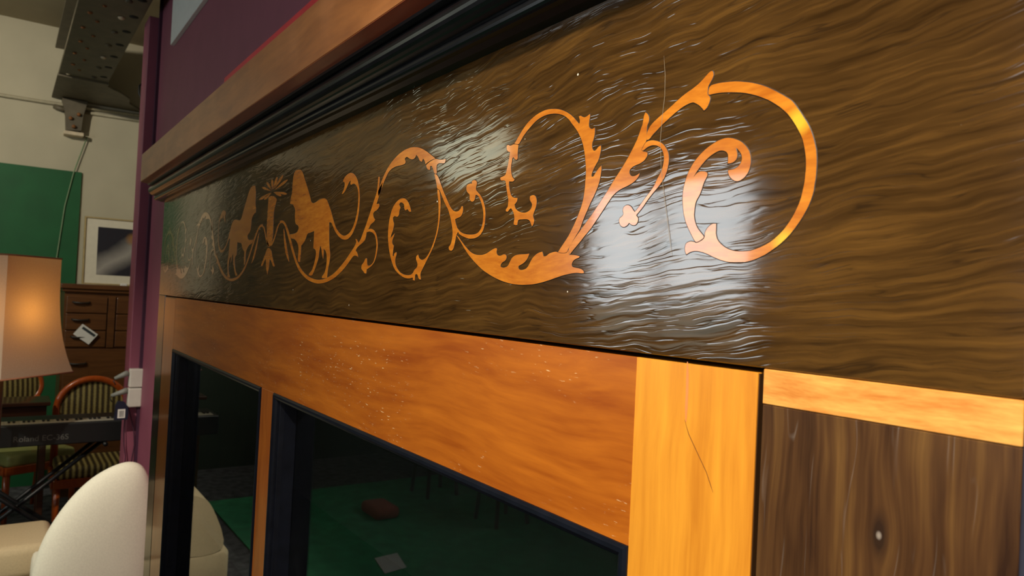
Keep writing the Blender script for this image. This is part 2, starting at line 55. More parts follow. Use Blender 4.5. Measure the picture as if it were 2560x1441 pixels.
 'circle_stem':'-694.2,112.1 -695.7,109.0 -697.5,106.4 -699.3,103.8 -701.1,101.2 -702.7,98.8 -704.7,95.6 -700.0,95.9 -698.0,95.2 -697.0,93.1 -700.6,90.3 -703.7,89.0 -707.4,88.4 -710.0,87.5 -712.3,85.9 -711.1,83.1 -709.5,81.3 -706.0,79.0 -709.0,77.1 -711.6,76.1 -714.8,75.4 -717.4,74.2 -719.5,72.4 -721.0,71.1 -722.0,70.2 -723.5,69.1 -725.6,67.8 -726.8,66.0 -727.1,63.6 -727.9,61.3 -729.3,59.0 -732.2,57.0 -736.6,55.3 -741.1,53.8 -745.6,52.5 -749.0,51.1 -751.2,49.8 -752.6,48.6 -753.3,47.2 -749.4,44.9 -747.5,43.0 -745.9,39.8 -749.1,40.9 -751.9,41.5 -755.6,41.8 -758.9,41.4 -761.7,40.2 -765.5,38.2 -770.1,35.3 -775.9,32.0 -783.0,28.1 -790.8,24.4 -799.5,20.9 -808.4,17.8 -817.5,15.2 -826.9,13.1 -836.5,11.3 -847.1,10.1 -858.6,9.3 -869.8,9.2 -880.6,10.0 -891.7,11.4 -903.1,13.5 -914.0,16.3 -924.4,19.7 -934.2,23.7 -943.5,28.4 -951.6,33.7 -958.7,39.6 -966.0,46.2 -973.4,53.5 -979.9,60.2 -985.5,66.4 -991.1,72.3 -996.7,78.0 -1002.3,83.4 -1007.8,88.6 -1013.7,92.3 -1019.8,94.5 -1025.3,95.1 -1032.3,93.7 -1033.1,98.1 -1025.8,98.6 -1020.4,98.1 -1014.5,96.8 -1008.3,94.1 -1002.0,90.1 -996.1,85.8 -990.7,81.3 -985.8,76.6 -981.4,71.6 -976.9,66.6 -972.5,61.7 -967.7,56.6 -962.3,51.1 -957.1,46.0 -952.0,41.2 -946.1,36.8 -939.5,32.6 -932.1,28.7 -924.0,24.9 -915.7,21.8 -907.2,19.3 -898.1,17.2 -888.4,15.7 -879.0,14.6 -869.8,14.0 -860.1,14.0 -849.9,14.6 -840.6,15.7 -832.4,17.3 -824.3,19.2 -816.4,21.5 -808.6,24.3 -801.1,27.6 -793.7,31.0 -786.4,34.7 -779.9,38.3 -774.1,41.9 -768.9,45.1 -764.3,48.0 -760.6,50.3 -757.8,52.2 -755.7,54.0 -753.3,56.9 -756.2,60.4 -752.5,59.9 -750.3,58.7 -747.2,55.7 -743.2,58.4 -740.3,61.1 -737.3,64.8 -734.3,68.5 -731.3,72.1 -728.3,76.0 -725.5,80.0 -722.6,84.1 -719.7,88.1 -717.1,91.9 -714.8,95.4 -712.5,98.7 -710.1,101.8 -708.0,104.9 -706.3,107.9 -705.0,111.3 -704.4,114.9 -704.1,118.8 -704.0,125.0 -699.7,124.5 -699.8,119.0 -700.2,115.6 -701.2,110.9 -698.3,113.4 -696.2,115.1 -692.5,117.8',
 'bract':'-581.2,127.6 -577.9,127.2 -574.2,126.3 -571.0,125.7 -568.2,125.3 -565.4,125.1 -561.4,125.1 -561.2,123.4 -561.8,122.4 -563.0,121.5 -565.3,121.4 -568.5,122.1 -571.6,122.5 -574.6,122.5 -576.5,121.9 -577.3,120.9 -577.4,118.8 -576.7,115.7 -576.5,114.0 -576.8,113.5 -578.0,113.5 -580.1,113.7 -581.8,115.1 -583.1,117.5 -584.6,119.6 -586.2,121.2 -587.7,122.0 -589.8,121.9 -589.5,118.5 -592.4,118.8 -594.3,119.6 -596.1,121.1 -597.2,122.4 -597.8,124.1 -594.3,125.4 -591.2,126.2 -587.5,126.9 -584.1,127.4',
 'small_tendril':'-724.5,68.7 -722.1,69.6 -717.9,70.0 -713.8,69.6 -709.9,68.6 -706.4,67.1 -703.5,65.1 -701.0,62.7 -699.1,59.8 -697.6,56.6 -696.6,52.9 -696.3,49.2 -696.7,45.6 -697.6,42.2 -699.1,39.0 -700.7,36.3 -702.6,34.0 -705.1,32.0 -708.1,30.2 -711.5,28.7 -715.3,27.6 -718.2,26.7 -721.4,25.7 -721.4,21.4 -725.3,21.5 -727.5,22.2 -729.4,23.6 -731.7,24.8 -734.4,25.8 -735.7,27.3 -735.8,29.4 -734.7,31.1 -732.5,32.2 -730.7,33.4 -729.1,34.6 -727.8,35.8 -726.9,37.2 -725.3,37.9 -721.9,37.8 -721.4,34.3 -720.9,32.3 -720.1,30.7 -718.1,29.8 -714.7,29.8 -711.2,30.6 -707.6,32.1 -705.0,33.8 -703.6,35.6 -702.3,38.1 -701.1,41.3 -700.2,44.7 -699.5,48.4 -699.7,52.1 -700.7,55.8 -702.2,58.9 -704.1,61.5 -706.5,63.5 -709.4,64.8 -712.8,65.9 -716.8,66.8 -720.5,67.1 -725.5,66.5',
 'oval_spray':'-573.8,98.6 -570.8,97.7 -569.1,95.2 -567.5,90.6 -566.6,86.1 -566.3,81.5 -566.3,76.7 -566.5,71.7 -567.1,66.9 -568.0,62.4 -569.4,58.2 -571.3,54.1 -573.4,50.1 -575.8,46.0 -578.7,42.2 -582.1,38.6 -585.3,35.2 -588.4,32.0 -591.2,28.9 -593.8,26.2 -596.0,23.8 -597.8,21.9 -598.2,19.6 -596.7,15.3 -600.0,15.7 -602.0,17.1 -603.8,19.7 -605.7,20.8 -608.7,20.1 -609.0,14.3 -612.8,14.8 -613.0,17.2 -619.5,16.4 -624.3,16.4 -629.7,16.9 -635.5,18.1 -641.7,20.1 -647.2,22.4 -652.0,24.9 -656.0,28.0 -659.2,31.6 -662.3,35.4 -665.0,39.6 -667.6,44.2 -670.0,49.5 -671.6,54.7 -672.6,59.9 -672.9,65.0 -672.6,70.2 -671.8,74.8 -670.5,78.8 -668.9,82.6 -667.0,86.0 -664.5,89.1 -661.3,91.6 -657.6,93.7 -653.3,95.4 -649.2,96.4 -645.4,96.6 -641.8,96.4 -638.5,95.8 -635.4,94.6 -632.5,92.9 -629.9,90.7 -627.5,88.0 -625.6,85.4 -623.6,81.6 -626.8,81.8 -628.8,82.7 -630.8,84.3 -632.7,84.7 -634.6,83.9 -636.4,84.0 -638.1,85.1 -639.1,86.7 -639.3,88.7 -640.3,90.3 -642.1,91.4 -644.4,92.2 -647.2,92.7 -649.0,92.4 -650.5,90.6 -646.8,87.3 -649.1,85.2 -649.7,83.5 -649.5,81.5 -650.4,79.9 -652.5,78.8 -655.0,78.7 -658.0,79.7 -660.4,79.7 -663.3,78.4 -662.5,75.6 -661.6,74.0 -660.3,72.7 -660.0,70.5 -660.8,67.5 -662.2,64.7 -664.2,62.3 -665.5,60.2 -666.4,57.5 -663.7,58.9 -661.3,60.1 -656.9,62.2 -658.7,59.6 -660.0,57.8 -661.5,55.8 -662.1,54.0 -661.9,52.5 -660.8,51.2 -657.7,49.5 -658.6,46.5 -659.0,44.0 -659.3,39.4 -656.9,38.4 -656.3,41.0 -654.9,42.1 -651.1,42.8 -650.6,41.2 -651.1,39.6 -652.5,37.4 -653.1,35.0 -652.8,32.5 -651.4,29.9 -648.9,27.4 -645.6,25.0 -641.4,22.7 -636.6,21.1 -631.1,20.1 -626.0,19.6 -621.3,19.6 -617.5,20.1 -614.9,21.0 -612.9,22.2 -611.8,23.7 -609.7,25.1 -606.8,26.5 -605.2,28.0 -604.9,29.7 -605.7,31.5 -607.6,33.5 -608.6,35.3 -608.6,36.9 -607.6,38.2 -604.7,39.3 -602.9,36.6 -601.0,35.2 -598.4,34.3 -595.7,34.0 -592.8,34.4 -589.9,35.4 -587.2,37.0 -584.3,39.3 -581.3,42.5 -578.6,45.9 -576.2,49.5 -574.0,53.3 -572.1,57.4 -570.7,61.7 -569.7,66.2 -569.3,70.7 -569.3,75.3 -569.6,79.9 -570.3,84.6 -571.3,88.8 -572.6,92.6 -573.4,95.5',
 'griffin':'-982.6,158.1 -979.9,162.2 -976.6,163.9 -971.9,164.6 -965.7,164.5 -959.5,163.7 -953.2,162.4 -948.2,160.2 -944.3,157.1 -940.3,153.3 -936.3,148.8 -932.3,144.6 -928.4,140.8 -924.5,136.6 -920.5,132.3 -916.6,127.9 -912.7,123.6 -909.7,119.9 -907.7,116.9 -905.0,114.7 -901.6,113.3 -897.2,112.8 -891.8,113.2 -886.1,114.0 -880.2,115.1 -874.3,115.8 -868.3,116.1 -862.8,115.9 -857.5,115.2 -853.4,114.0 -850.2,112.4 -847.0,109.9 -843.7,106.4 -839.9,102.7 -835.9,98.7 -832.1,94.5 -828.7,90.0 -824.6,85.1 -819.7,79.6 -814.3,75.2 -808.5,71.8 -802.8,69.1 -797.3,67.0 -791.9,65.9 -786.7,65.7 -781.4,66.3 -775.9,67.8 -771.2,69.9 -767.3,72.6 -763.7,76.1 -760.6,80.3 -758.1,84.6 -756.3,88.8 -755.0,93.6 -754.2,98.9 -754.0,104.0 -754.3,108.8 -755.2,113.1 -756.9,116.6 -759.4,119.7 -762.8,122.2 -766.3,123.8 -770.1,124.5 -772.9,124.5 -774.6,124.0 -776.5,124.0 -779.5,125.1 -778.8,129.5 -782.4,128.0 -784.7,126.5 -787.0,124.5 -789.2,122.3 -791.5,120.1 -794.5,118.1 -798.1,116.4 -800.9,115.6 -803.9,115.9 -800.4,118.6 -798.4,120.7 -796.7,123.1 -796.1,125.5 -796.4,127.8 -797.9,129.3 -802.0,130.5 -800.4,133.0 -797.4,134.8 -792.5,136.8 -787.2,138.0 -781.6,138.3 -776.2,137.7 -771.0,136.1 -766.4,133.8 -762.4,130.9 -759.2,127.9 -757.0,124.7 -754.7,120.8 -752.4,116.2 -750.8,110.7 -749.9,104.3 -749.8,98.5 -750.3,93.2 -751.4,88.0 -753.1,82.8 -755.5,78.1 -758.6,73.9 -762.3,69.9 -766.7,66.2 -771.9,63.4 -777.9,61.4 -784.2,60.7 -790.6,61.2 -796.6,62.3 -802.1,64.1 -807.8,66.4 -813.5,69.2 -818.7,72.6 -823.4,76.4 -827.3,79.8 -830.4,82.6 -833.8,84.1 -839.1,84.4 -838.0,76.4 -837.1,70.6 -836.2,64.3 -835.0,58.4 -833.6,53.1 -832.1,49.2 -830.6,46.5 -830.1,43.1 -830.6,38.9 -831.9,34.2 -834.0,29.0 -835.4,23.8 -836.4,16.0 -853.6,15.9 -854.0,18.0 -847.9,21.2 -844.7,24.1 -842.4,27.8 -841.0,32.3 -840.6,37.5 -841.3,42.3 -843.1,46.6 -846.2,49.7 -853.2,52.7 -852.3,46.7 -852.2,43.3 -852.7,39.3 -856.1,43.4 -858.1,46.7 -859.7,50.5 -861.7,53.5 -865.6,56.9 -867.0,51.2 -867.9,47.2 -868.7,42.9 -871.1,38.3 -874.9,33.5 -879.1,28.6 -883.8,23.7 -887.1,20.6 -889.3,19.2 -893.1,18.8 -901.6,19.7 -900.6,21.3 -897.7,22.8 -892.5,24.8 -888.3,27.9 -885.0,32.3 -882.3,36.9 -879.9,41.8 -879.0,46.1 -879.6,50.0 -882.3,52.5 -889.5,54.4 -889.4,61.0 -889.4,66.5 -889.8,76.4 -899.0,75.2 -905.3,74.7 -911.6,74.5 -916.2,72.4 -918.8,68.6 -922.4,65.3 -927.0,62.7 -930.8,60.8 -935.6,59.3 -935.5,50.7 -935.9,45.2 -937.2,37.5 -942.3,37.6 -944.8,38.3 -946.2,39.8 -946.6,42.4 -946.0,46.2 -945.7,50.6 -945.7,55.8 -948.1,60.3 -953.0,64.0 -958.3,66.8 -963.9,68.8 -969.8,69.9 -976.2,70.2 -980.7,71.8 -984.7,76.3 -973.3,76.4 -966.1,76.7 -959.1,77.2 -954.1,78.9 -949.6,83.0 -951.4,86.2 -955.1,87.8 -961.5,89.1 -965.5,92.7 -967.4,98.7 -968.3,104.1 -968.1,108.8 -971.0,112.9 -977.0,116.4 -982.7,118.5 -991.1,119.6 -990.5,124.5 -988.9,128.4 -986.0,133.0 -984.8,138.6 -985.4,145.2 -984.6,151.8',
 'festoon':'-1066.4,63.1 -1062.4,64.9 -1056.9,68.8 -1052.1,73.1 -1048.1,77.7 -1044.4,82.4 -1041.0,87.2 -1037.4,90.8 -1032.0,94.3 -1035.7,95.1 -1038.7,94.1 -1042.5,91.6 -1046.1,88.0 -1049.6,83.1 -1053.3,78.4 -1057.3,73.9 -1062.0,69.7 -1070.2,63.7',
 'ribbon':'-1014.3,85.5 -1012.2,77.7 -1010.3,71.8 -1007.9,65.4 -1004.4,58.6 -999.6,51.6 -993.8,45.7 -986.8,40.9 -982.8,38.6 -981.3,38.7 -986.2,46.1 -990.1,52.0 -994.7,58.8 -999.2,65.4 -1003.6,71.8 -1007.2,77.6 -1010.0,82.8 -1012.2,85.5',
 'vase':'-1094.2,138.2 -1080.9,138.8 -1071.9,138.0 -1062.8,135.9 -1056.9,133.8 -1052.6,130.3 -1058.0,123.6 -1060.8,119.0 -1062.9,114.4 -1063.7,108.5 -1063.4,101.3 -1062.8,93.6 -1061.9,85.2 -1062.1,78.0 -1063.4,72.1 -1065.7,67.6 -1069.0,64.4 -1073.6,62.6 -1079.5,62.2 -1084.1,63.1 -1087.6,65.3 -1090.1,69.5 -1091.9,75.7 -1093.3,83.4 -1094.3,92.6 -1094.9,101.5 -1095.1,110.1 -1094.9,117.7 -1094.5,124.4 -1094.3,130.4',
 'vase_foot':'-1082.2,60.8 -1076.7,60.3 -1069.4,58.3 -1064.5,55.1 -1061.8,50.9 -1058.0,46.1 -1053.2,40.6 -1049.2,36.7 -1044.3,33.1 -1049.8,31.9 -1054.4,33.7 -1060.0,38.2 -1064.9,41.4 -1071.3,44.2 -1072.5,34.4 -1074.4,28.4 -1078.9,20.3 -1085.8,28.5 -1088.7,34.5 -1090.6,44.6 -1098.0,40.1 -1102.3,37.2 -1105.9,34.1 -1109.3,33.1 -1114.3,34.5 -1106.4,42.3 -1101.0,46.9 -1095.6,51.1 -1091.7,54.7 -1089.2,57.6 -1086.0,59.7',
 'vase_leaf_0':'-1069.7,147.4 -1059.4,150.3 -1052.5,152.4 -1045.5,154.5 -1039.6,156.6 -1034.8,158.5 -1031.4,160.2 -1029.4,161.8 -1028.3,163.1 -1028.1,164.8 -1032.7,164.5 -1036.2,163.9 -1040.2,162.9 -1044.5,161.4 -1049.1,159.4 -1053.8,157.0 -1058.7,154.2 -1063.2,151.4',
 'vase_leaf_1':'-1066.9,146.3 -1053.3,147.5 -1044.1,148.3 -1034.7,149.2 -1026.6,150.2 -1019.8,151.2 -1014.7,152.2 -1011.1,153.2 -1008.7,154.2 -1006.9,155.5 -1012.0,155.7 -1016.1,155.7 -1021.2,155.4 -1027.0,154.7 -1033.7,153.6 -1040.9,152.2 -1048.7,150.5 -1056.2,148.8',
 'vase_leaf_2':'-1073.2,147.4 -1067.6,150.4 -1063.9,152.6 -1060.2,154.8 -1057.3,156.9 -1055.2,158.9 -1054.1,160.7 -1054.0,162.2 -1054.4,163.5 -1055.5,164.5 -1057.1,164.9 -1059.5,164.5 -1061.9,163.8 -1064.3,162.8 -1066.4,161.2 -1068.2,159.2 -1069.7,156.8 -1070.9,154.0 -1071.9,151.3',
 'vase_leaf_3':'-1076.2,147.2 -1074.9,150.4 -1074.1,152.5 -1073.4,154.8 -1073.3,156.9 -1073.7,158.8 -1074.6,160.5 -1076.2,161.8 -1077.9,162.9 -1079.9,163.8 -1081.7,164.0 -1083.3,163.5 -1084.6,162.7 -1085.4,161.5 -1085.5,160.0 -1084.8,158.0 -1083.5,155.8 -1081.4,153.2 -1079.3,150.8',
 'vase_leaf_4':'-1079.3,147.0 -1083.0,150.3 -1085.7,152.5 -1088.6,154.8 -1091.6,156.9 -1094.7,158.7 -1097.9,160.2 -1101.0,161.3 -1103.9,162.1 -1108.0,162.9 -1108.6,161.8 -1108.2,160.7 -1107.1,159.5 -1104.8,157.9 -1101.4,156.1 -1097.1,154.1 -1091.8,152.0 -1086.8,149.9',
 'vase_leaf_5':'-1082.1,146.4 -1090.8,149.0 -1097.0,150.8 -1103.6,152.7 -1109.7,154.3 -1115.4,155.6 -1120.3,156.5 -1124.5,157.0 -1128.0,157.3 -1132.1,157.3 -1129.9,155.9 -1127.5,154.9 -1124.2,153.8 -1119.6,152.6 -1113.8,151.4 -1107.1,150.2 -1099.6,149.0 -1092.4,147.9',
 'vase_leaf_6':'-1083.4,144.2 -1096.3,143.7 -1105.3,143.4 -1114.7,143.0 -1123.0,142.5 -1130.2,141.9 -1135.7,141.1 -1139.6,140.3 -1142.3,139.5 -1144.4,138.2 -1138.9,137.7 -1134.4,137.6 -1129.0,137.7 -1122.9,138.1 -1116.0,138.8 -1108.7,139.8 -1100.9,141.1 -1093.7,142.3',
 'vase_leaf_7':'-1080.3,143.9 -1088.9,143.1 -1094.9,142.5 -1101.0,141.9 -1106.2,141.1 -1110.5,140.3 -1113.5,139.5 -1115.3,138.5 -1116.3,137.7 -1116.4,136.4 -1112.1,136.1 -1108.9,136.1 -1105.3,136.3 -1101.5,136.9 -1097.5,137.8 -1093.4,139.0 -1089.4,140.4 -1085.6,141.8',
 'vase_leaf_8':'-1066.8,143.6 -1054.6,141.2 -1046.3,139.6 -1037.7,137.9 -1030.0,136.6 -1023.2,135.6 -1017.6,134.9 -1013.1,134.6 -1009.7,134.6 -1005.9,134.8 -1009.1,136.0 -1012.3,136.9 -1016.5,137.9 -1022.1,138.9 -1028.9,139.8 -1036.7,140.7 -1045.6,141.6 -1054.2,142.5',
 'vase_leaf_9':'-1070.2,143.6 -1063.4,141.2 -1058.7,139.6 -1053.7,138.0 -1049.1,136.6 -1044.9,135.5 -1041.1,134.8 -1037.9,134.4 -1035.2,134.2 -1032.0,134.3 -1033.2,135.5 -1034.8,136.3 -1037.1,137.3 -1040.4,138.3 -1044.7,139.3 -1049.9,140.3 -1055.8,141.3 -1061.6,142.3',
}
XC=-1.0738
HAIR1=[(-0.30091, 1.85315), (-0.29919, 1.84051), (-0.29878, 1.82822), (-0.29999, 1.81626), (-0.30074, 1.80175), (-0.29906, 1.78446), (-0.29625, 1.76962), (-0.29284, 1.75491), (-0.28948, 1.74041), (-0.28768, 1.73086)]
SCR=[(-0.27258, 1.63667), (-0.26925, 1.62929), (-0.26427, 1.62235), (-0.26, 1.61653), (-0.25581, 1.61082), (-0.25276, 1.60495), (-0.25064, 1.60067)]
STK=[(-0.27242, 1.66979), (-0.27197, 1.66184), (-0.27174, 1.65275), (-0.27181, 1.64363), (-0.27165, 1.63568)]
# ---------------------------------------------------------------- helpers
C = scene.collection

def link(o):
    C.objects.link(o)
    return o

def tag(o, label=None, cat=None, group=None, kind=None):
    if label: o['label'] = label
    if cat: o['category'] = cat
    if group: o['group'] = group
    if kind: o['kind'] = kind
    return o

def thing(name, loc, label, cat, group=None, rotz=0.0):
    o = link(bpy.data.objects.new(name, None))
    o.empty_display_size = 0.05
    o.location = loc
    o.rotation_euler = (0, 0, rotz)
    return tag(o, label, cat, group)

def root_loc(o):
    while o.parent: o = o.parent
    return o.location

def mesh_obj(name, verts, faces, mat, parent=None, local=False, smooth=False, mats=None, midx=None):
    me = bpy.data.meshes.new(name)
    if parent is not None and not local:
        L = root_loc(parent)
        verts = [(v[0] - L.x, v[1] - L.y, v[2] - L.z) for v in verts]
    me.from_pydata([tuple(v) for v in verts], [], faces)
    for m in (mats or [mat]): me.materials.append(m)
    if midx:
        for p, i in zip(me.polygons, midx): p.material_index = i
    if smooth:
        for p in me.polygons: p.use_smooth = True
    me.update()
    o = link(bpy.data.objects.new(name, me))
    if parent is not None: o.parent = parent
    return o

def bm_obj(name, bm, mat, parent=None, local=False, smooth=False):
    bm.normal_update()
    me = bpy.data.meshes.new(name)
    if parent is not None and not local:
        bmesh.ops.translate(bm, verts=bm.verts, vec=-root_loc(parent))
    bm.to_mesh(me)
    bm.free()
    me.materials.append(mat)
    if smooth:
        for p in me.polygons: p.use_smooth = True
    o = link(bpy.data.objects.new(name, me))
    if parent is not None: o.parent = parent
    return o

def add_box(bm, x0, x1, y0, y1, z0, z1, bev=0.0, seg=1):
    r = bmesh.ops.create_cube(bm, size=1.0)
    vs = r['verts']
    for v in vs:
        v.co = Vector(((x0 + x1) / 2 + v.co.x * (x1 - x0), (y0 + y1) / 2 + v.co.y * (y1 - y0), (z0 + z1) / 2 + v.co.z * (z1 - z0)))
    if bev > 0:
        es = list({e for v in vs for e in v.link_edges})
        bmesh.ops.bevel(bm, geom=es, offset=bev, segments=seg, affect='EDGES', profile=0.5)

def box(name, x0, x1, y0, y1, z0, z1, mat, parent=None, bev=0.0, seg=1, local=False, smooth=False):
    bm = bmesh.new()
    add_box(bm, min(x0, x1), max(x0, x1), min(y0, y1), max(y0, y1), min(z0, z1), max(z0, z1), bev, seg)
    return bm_obj(name, bm, mat, parent, local, smooth)

def frames(pts, closed=False):
    n = len(pts); out = []
    up = Vector((0.13, 0.21, 1)).normalized()
    for i in range(n):
        a = pts[(i - 1) % n] if (closed or i > 0) else pts[i]
        b = pts[(i + 1) % n] if (closed or i < n - 1) else pts[i]
        t = (b - a).normalized()
        s = t.cross(up)
        if s.length < 1e-4: s = t.cross(Vector((1, 0, 0)))
        s.normalize()
        w = s.cross(t)
        out.append((s, w))
    return out

def tube(name, pts, rad, mat, parent=None, seg=8, local=False, closed=False, flat=1.0):
    pts = [Vector(p) for p in pts]; n = len(pts)
    if not isinstance(rad, (list, tuple)): rad = [rad] * n
    fr = frames(pts, closed); V = []; Fc = []
    for p, (s, w), r in zip(pts, fr, rad):
        for k in range(seg):
            a = 2 * math.pi * k / seg
            V.append(p + s * (math.cos(a) * r) + w * (math.sin(a) * r * flat))
    m = n if closed else n - 1
    for i in range(m):
        j = (i + 1) % n
        for k in range(seg):
            k2 = (k + 1) % seg
            Fc.append((i * seg + k, i * seg + k2, j * seg + k2, j * seg + k))
    if not closed:
        Fc.append(tuple(range(seg))[::-1]); Fc.append(tuple((n - 1) * seg + k for k in range(seg)))
    return mesh_obj(name, V, Fc, mat, parent, local, smooth=True)

def lathe(name, prof, c, mat, parent=None, seg=24, local=False):
    V = []; Fc = []
    for r, z in prof:
        for k in range(seg):
            a = 2 * math.pi * k / seg
            V.append((c[0] + r * math.cos(a), c[1] + r * math.sin(a), c[2] + z))
    for i in range(len(prof) - 1):
        for k in range(seg):
            k2 = (k + 1) % seg
            Fc.append((i * seg + k, i * seg + k2, (i + 1) * seg + k2, (i + 1) * seg + k))
    Fc.append(tuple(range(seg))[::-1]); Fc.append(tuple((len(prof) - 1) * seg + k for k in range(seg)))
    return mesh_obj(name, V, Fc, mat, parent, local, smooth=True)

def prism(name, poly, axis, a0, a1, mat, parent=None, local=False, smooth=False):
    """closed 2-D outline extruded along an axis; axis 'x': poly=(y,z); 'y': (x,z); 'z': (x,y)"""
    def P(u, v, w):
        return {'x': (w, u, v), 'y': (u, w, v), 'z': (u, v, w)}[axis]
    n = len(poly)
    V = [P(u, v, a0) for u, v in poly] + [P(u, v, a1) for u, v in poly]
    bm = bmesh.new()
    bv = [bm.verts.new(v) for v in V]
    bm.faces.new(bv[:n]); bm.faces.new(bv[n:][::-1])
    for i in range(n):
        j = (i + 1) % n
        bm.faces.new((bv[i], bv[n + i], bv[n + j], bv[j]))
    bm.normal_update()
    bmesh.ops.triangulate(bm, faces=[f for f in bm.faces if len(f.verts) > 4])
    bmesh.ops.recalc_face_normals(bm, faces=bm.faces)
    return bm_obj(name, bm, mat, parent, local, smooth)

def copy_tree(o, parent=None):
    c = o.copy(); link(c)
    if parent is not None: c.parent = parent
    for ch in list(o.children): copy_tree(ch, c)
    return c

# ---------------------------------------------------------------- materials
class NT:
    def __init__(s, name):
        s.m = bpy.data.materials.new(name); s.m.use_nodes = True
        s.t = s.m.node_tree; s.t.nodes.clear()
        s.out = s.n('ShaderNodeOutputMaterial')
        s.b = s.n('ShaderNodeBsdfPrincipled')
        s.l(s.b.outputs[0], s.out.inputs['Surface'])
        s.co = s.n('ShaderNodeTexCoord')
    def n(s, ty, **kw):
        nd = s.t.nodes.new(ty)
        for k, v in kw.items(): setattr(nd, k, v)
        return nd
    def l(s, a, b): s.t.links.new(a, b)
    def put(s, sock, v):
        if isinstance(v, bpy.types.NodeSocket): s.l(v, sock)
        else: sock.default_value = v
    def mapping(s, scale, rot=(0, 0, 0), loc=(0, 0, 0), src=None):
        m = s.n('ShaderNodeMapping'); m.inputs['Scale'].default_value = scale
        m.inputs['Rotation'].default_value = rot; m.inputs['Location'].default_value = loc
        s.l(src or s.co.outputs['Object'], m.inputs['Vector']); return m.outputs[0]
    def noise(s, vec, scale=1, detail=3, rough=0.5, dist=0.0):
        n = s.n('ShaderNodeTexNoise'); s.l(vec, n.inputs['Vector'])
        n.inputs['Scale'].default_value = scale; n.inputs['Detail'].default_value = detail
        n.inputs['Roughness'].default_value = rough; n.inputs['Distortion'].default_value = dist
        return n.outputs['Fac']
    def math(s, op, a, b=0.5, c=None, clamp=False):
        n = s.n('ShaderNodeMath', operation=op); n.use_clamp = clamp
        s.put(n.inputs[0], a); s.put(n.inputs[1], b)
        if c is not None: s.put(n.inputs[2], c)
        return n.outputs[0]
    def ramp(s, fac, stops):
        r = s.n('ShaderNodeValToRGB'); e = r.color_ramp.elements
        while len(e) < len(stops): e.new(0.5)
        for el, (p, c) in zip(e, stops):
            el.position = p; el.color = (c[0], c[1], c[2], 1)
        s.l(fac, r.inputs[0]); return r.outputs[0]
    def mix(s, fac, a, b):
        n = s.n('ShaderNodeMix', data_type='RGBA')
        s.put(n.inputs[0], fac)
        s.put(n.inputs[6], a if isinstance(a, bpy.types.NodeSocket) else (*a, 1))
        s.put(n.inputs[7], b if isinstance(b, bpy.types.NodeSocket) else (*b, 1))
        return n.outputs[2]
    def vadd(s, a, b):
        n = s.n('ShaderNodeVectorMath', operation='ADD'); s.l(a, n.inputs[0]); s.l(b, n.inputs[1]); return n.outputs[0]
    def comb(s, x, y, z):
        n = s.n('ShaderNodeCombineXYZ')
        for i, v in enumerate((x, y, z)): s.put(n.inputs[i], v)
        return n.outputs[0]
    def sep(s, v):
        n = s.n('ShaderNodeSeparateXYZ'); s.l(v, n.inputs[0]); return n.outputs
    def bump(s, h, dist, strength=1.0, coat=False):
        b = s.n('ShaderNodeBump'); b.inputs['Strength'].default_value = strength
        b.inputs['Distance'].default_value = dist; s.l(h, b.inputs['Height'])
        s.l(b.outputs[0], s.b.inputs['Normal'])
        if coat: s.l(b.outputs[0], s.b.inputs['Coat Normal'])
        return b.outputs[0]
    def fin(s, color=None, rough=0.5, **kw):
        if color is not None:
            s.put(s.b.inputs['Base Color'], color if isinstance(color, bpy.types.NodeSocket) else (*color, 1))
        s.put(s.b.inputs['Roughness'], rough)
        for k, v in kw.items(): s.put(s.b.inputs[k.replace('_', ' ')], v)
        return s.m

def plain(name, col, rough=0.5, var=0.12, scale=30.0, bump=0.0, **kw):
    t = NT(name)
    f = t.noise(t.mapping((scale,) * 3), 1, 4)
    a = tuple(c * (1 - var) for c in col); b = tuple(min(1, c * (1 + var)) for c in col)
    col2 = t.ramp(f, [(0.3, a), (0.7, b)])
    if bump: t.bump(f, bump, 0.6)
    return t.fin(col2, rough, **kw)

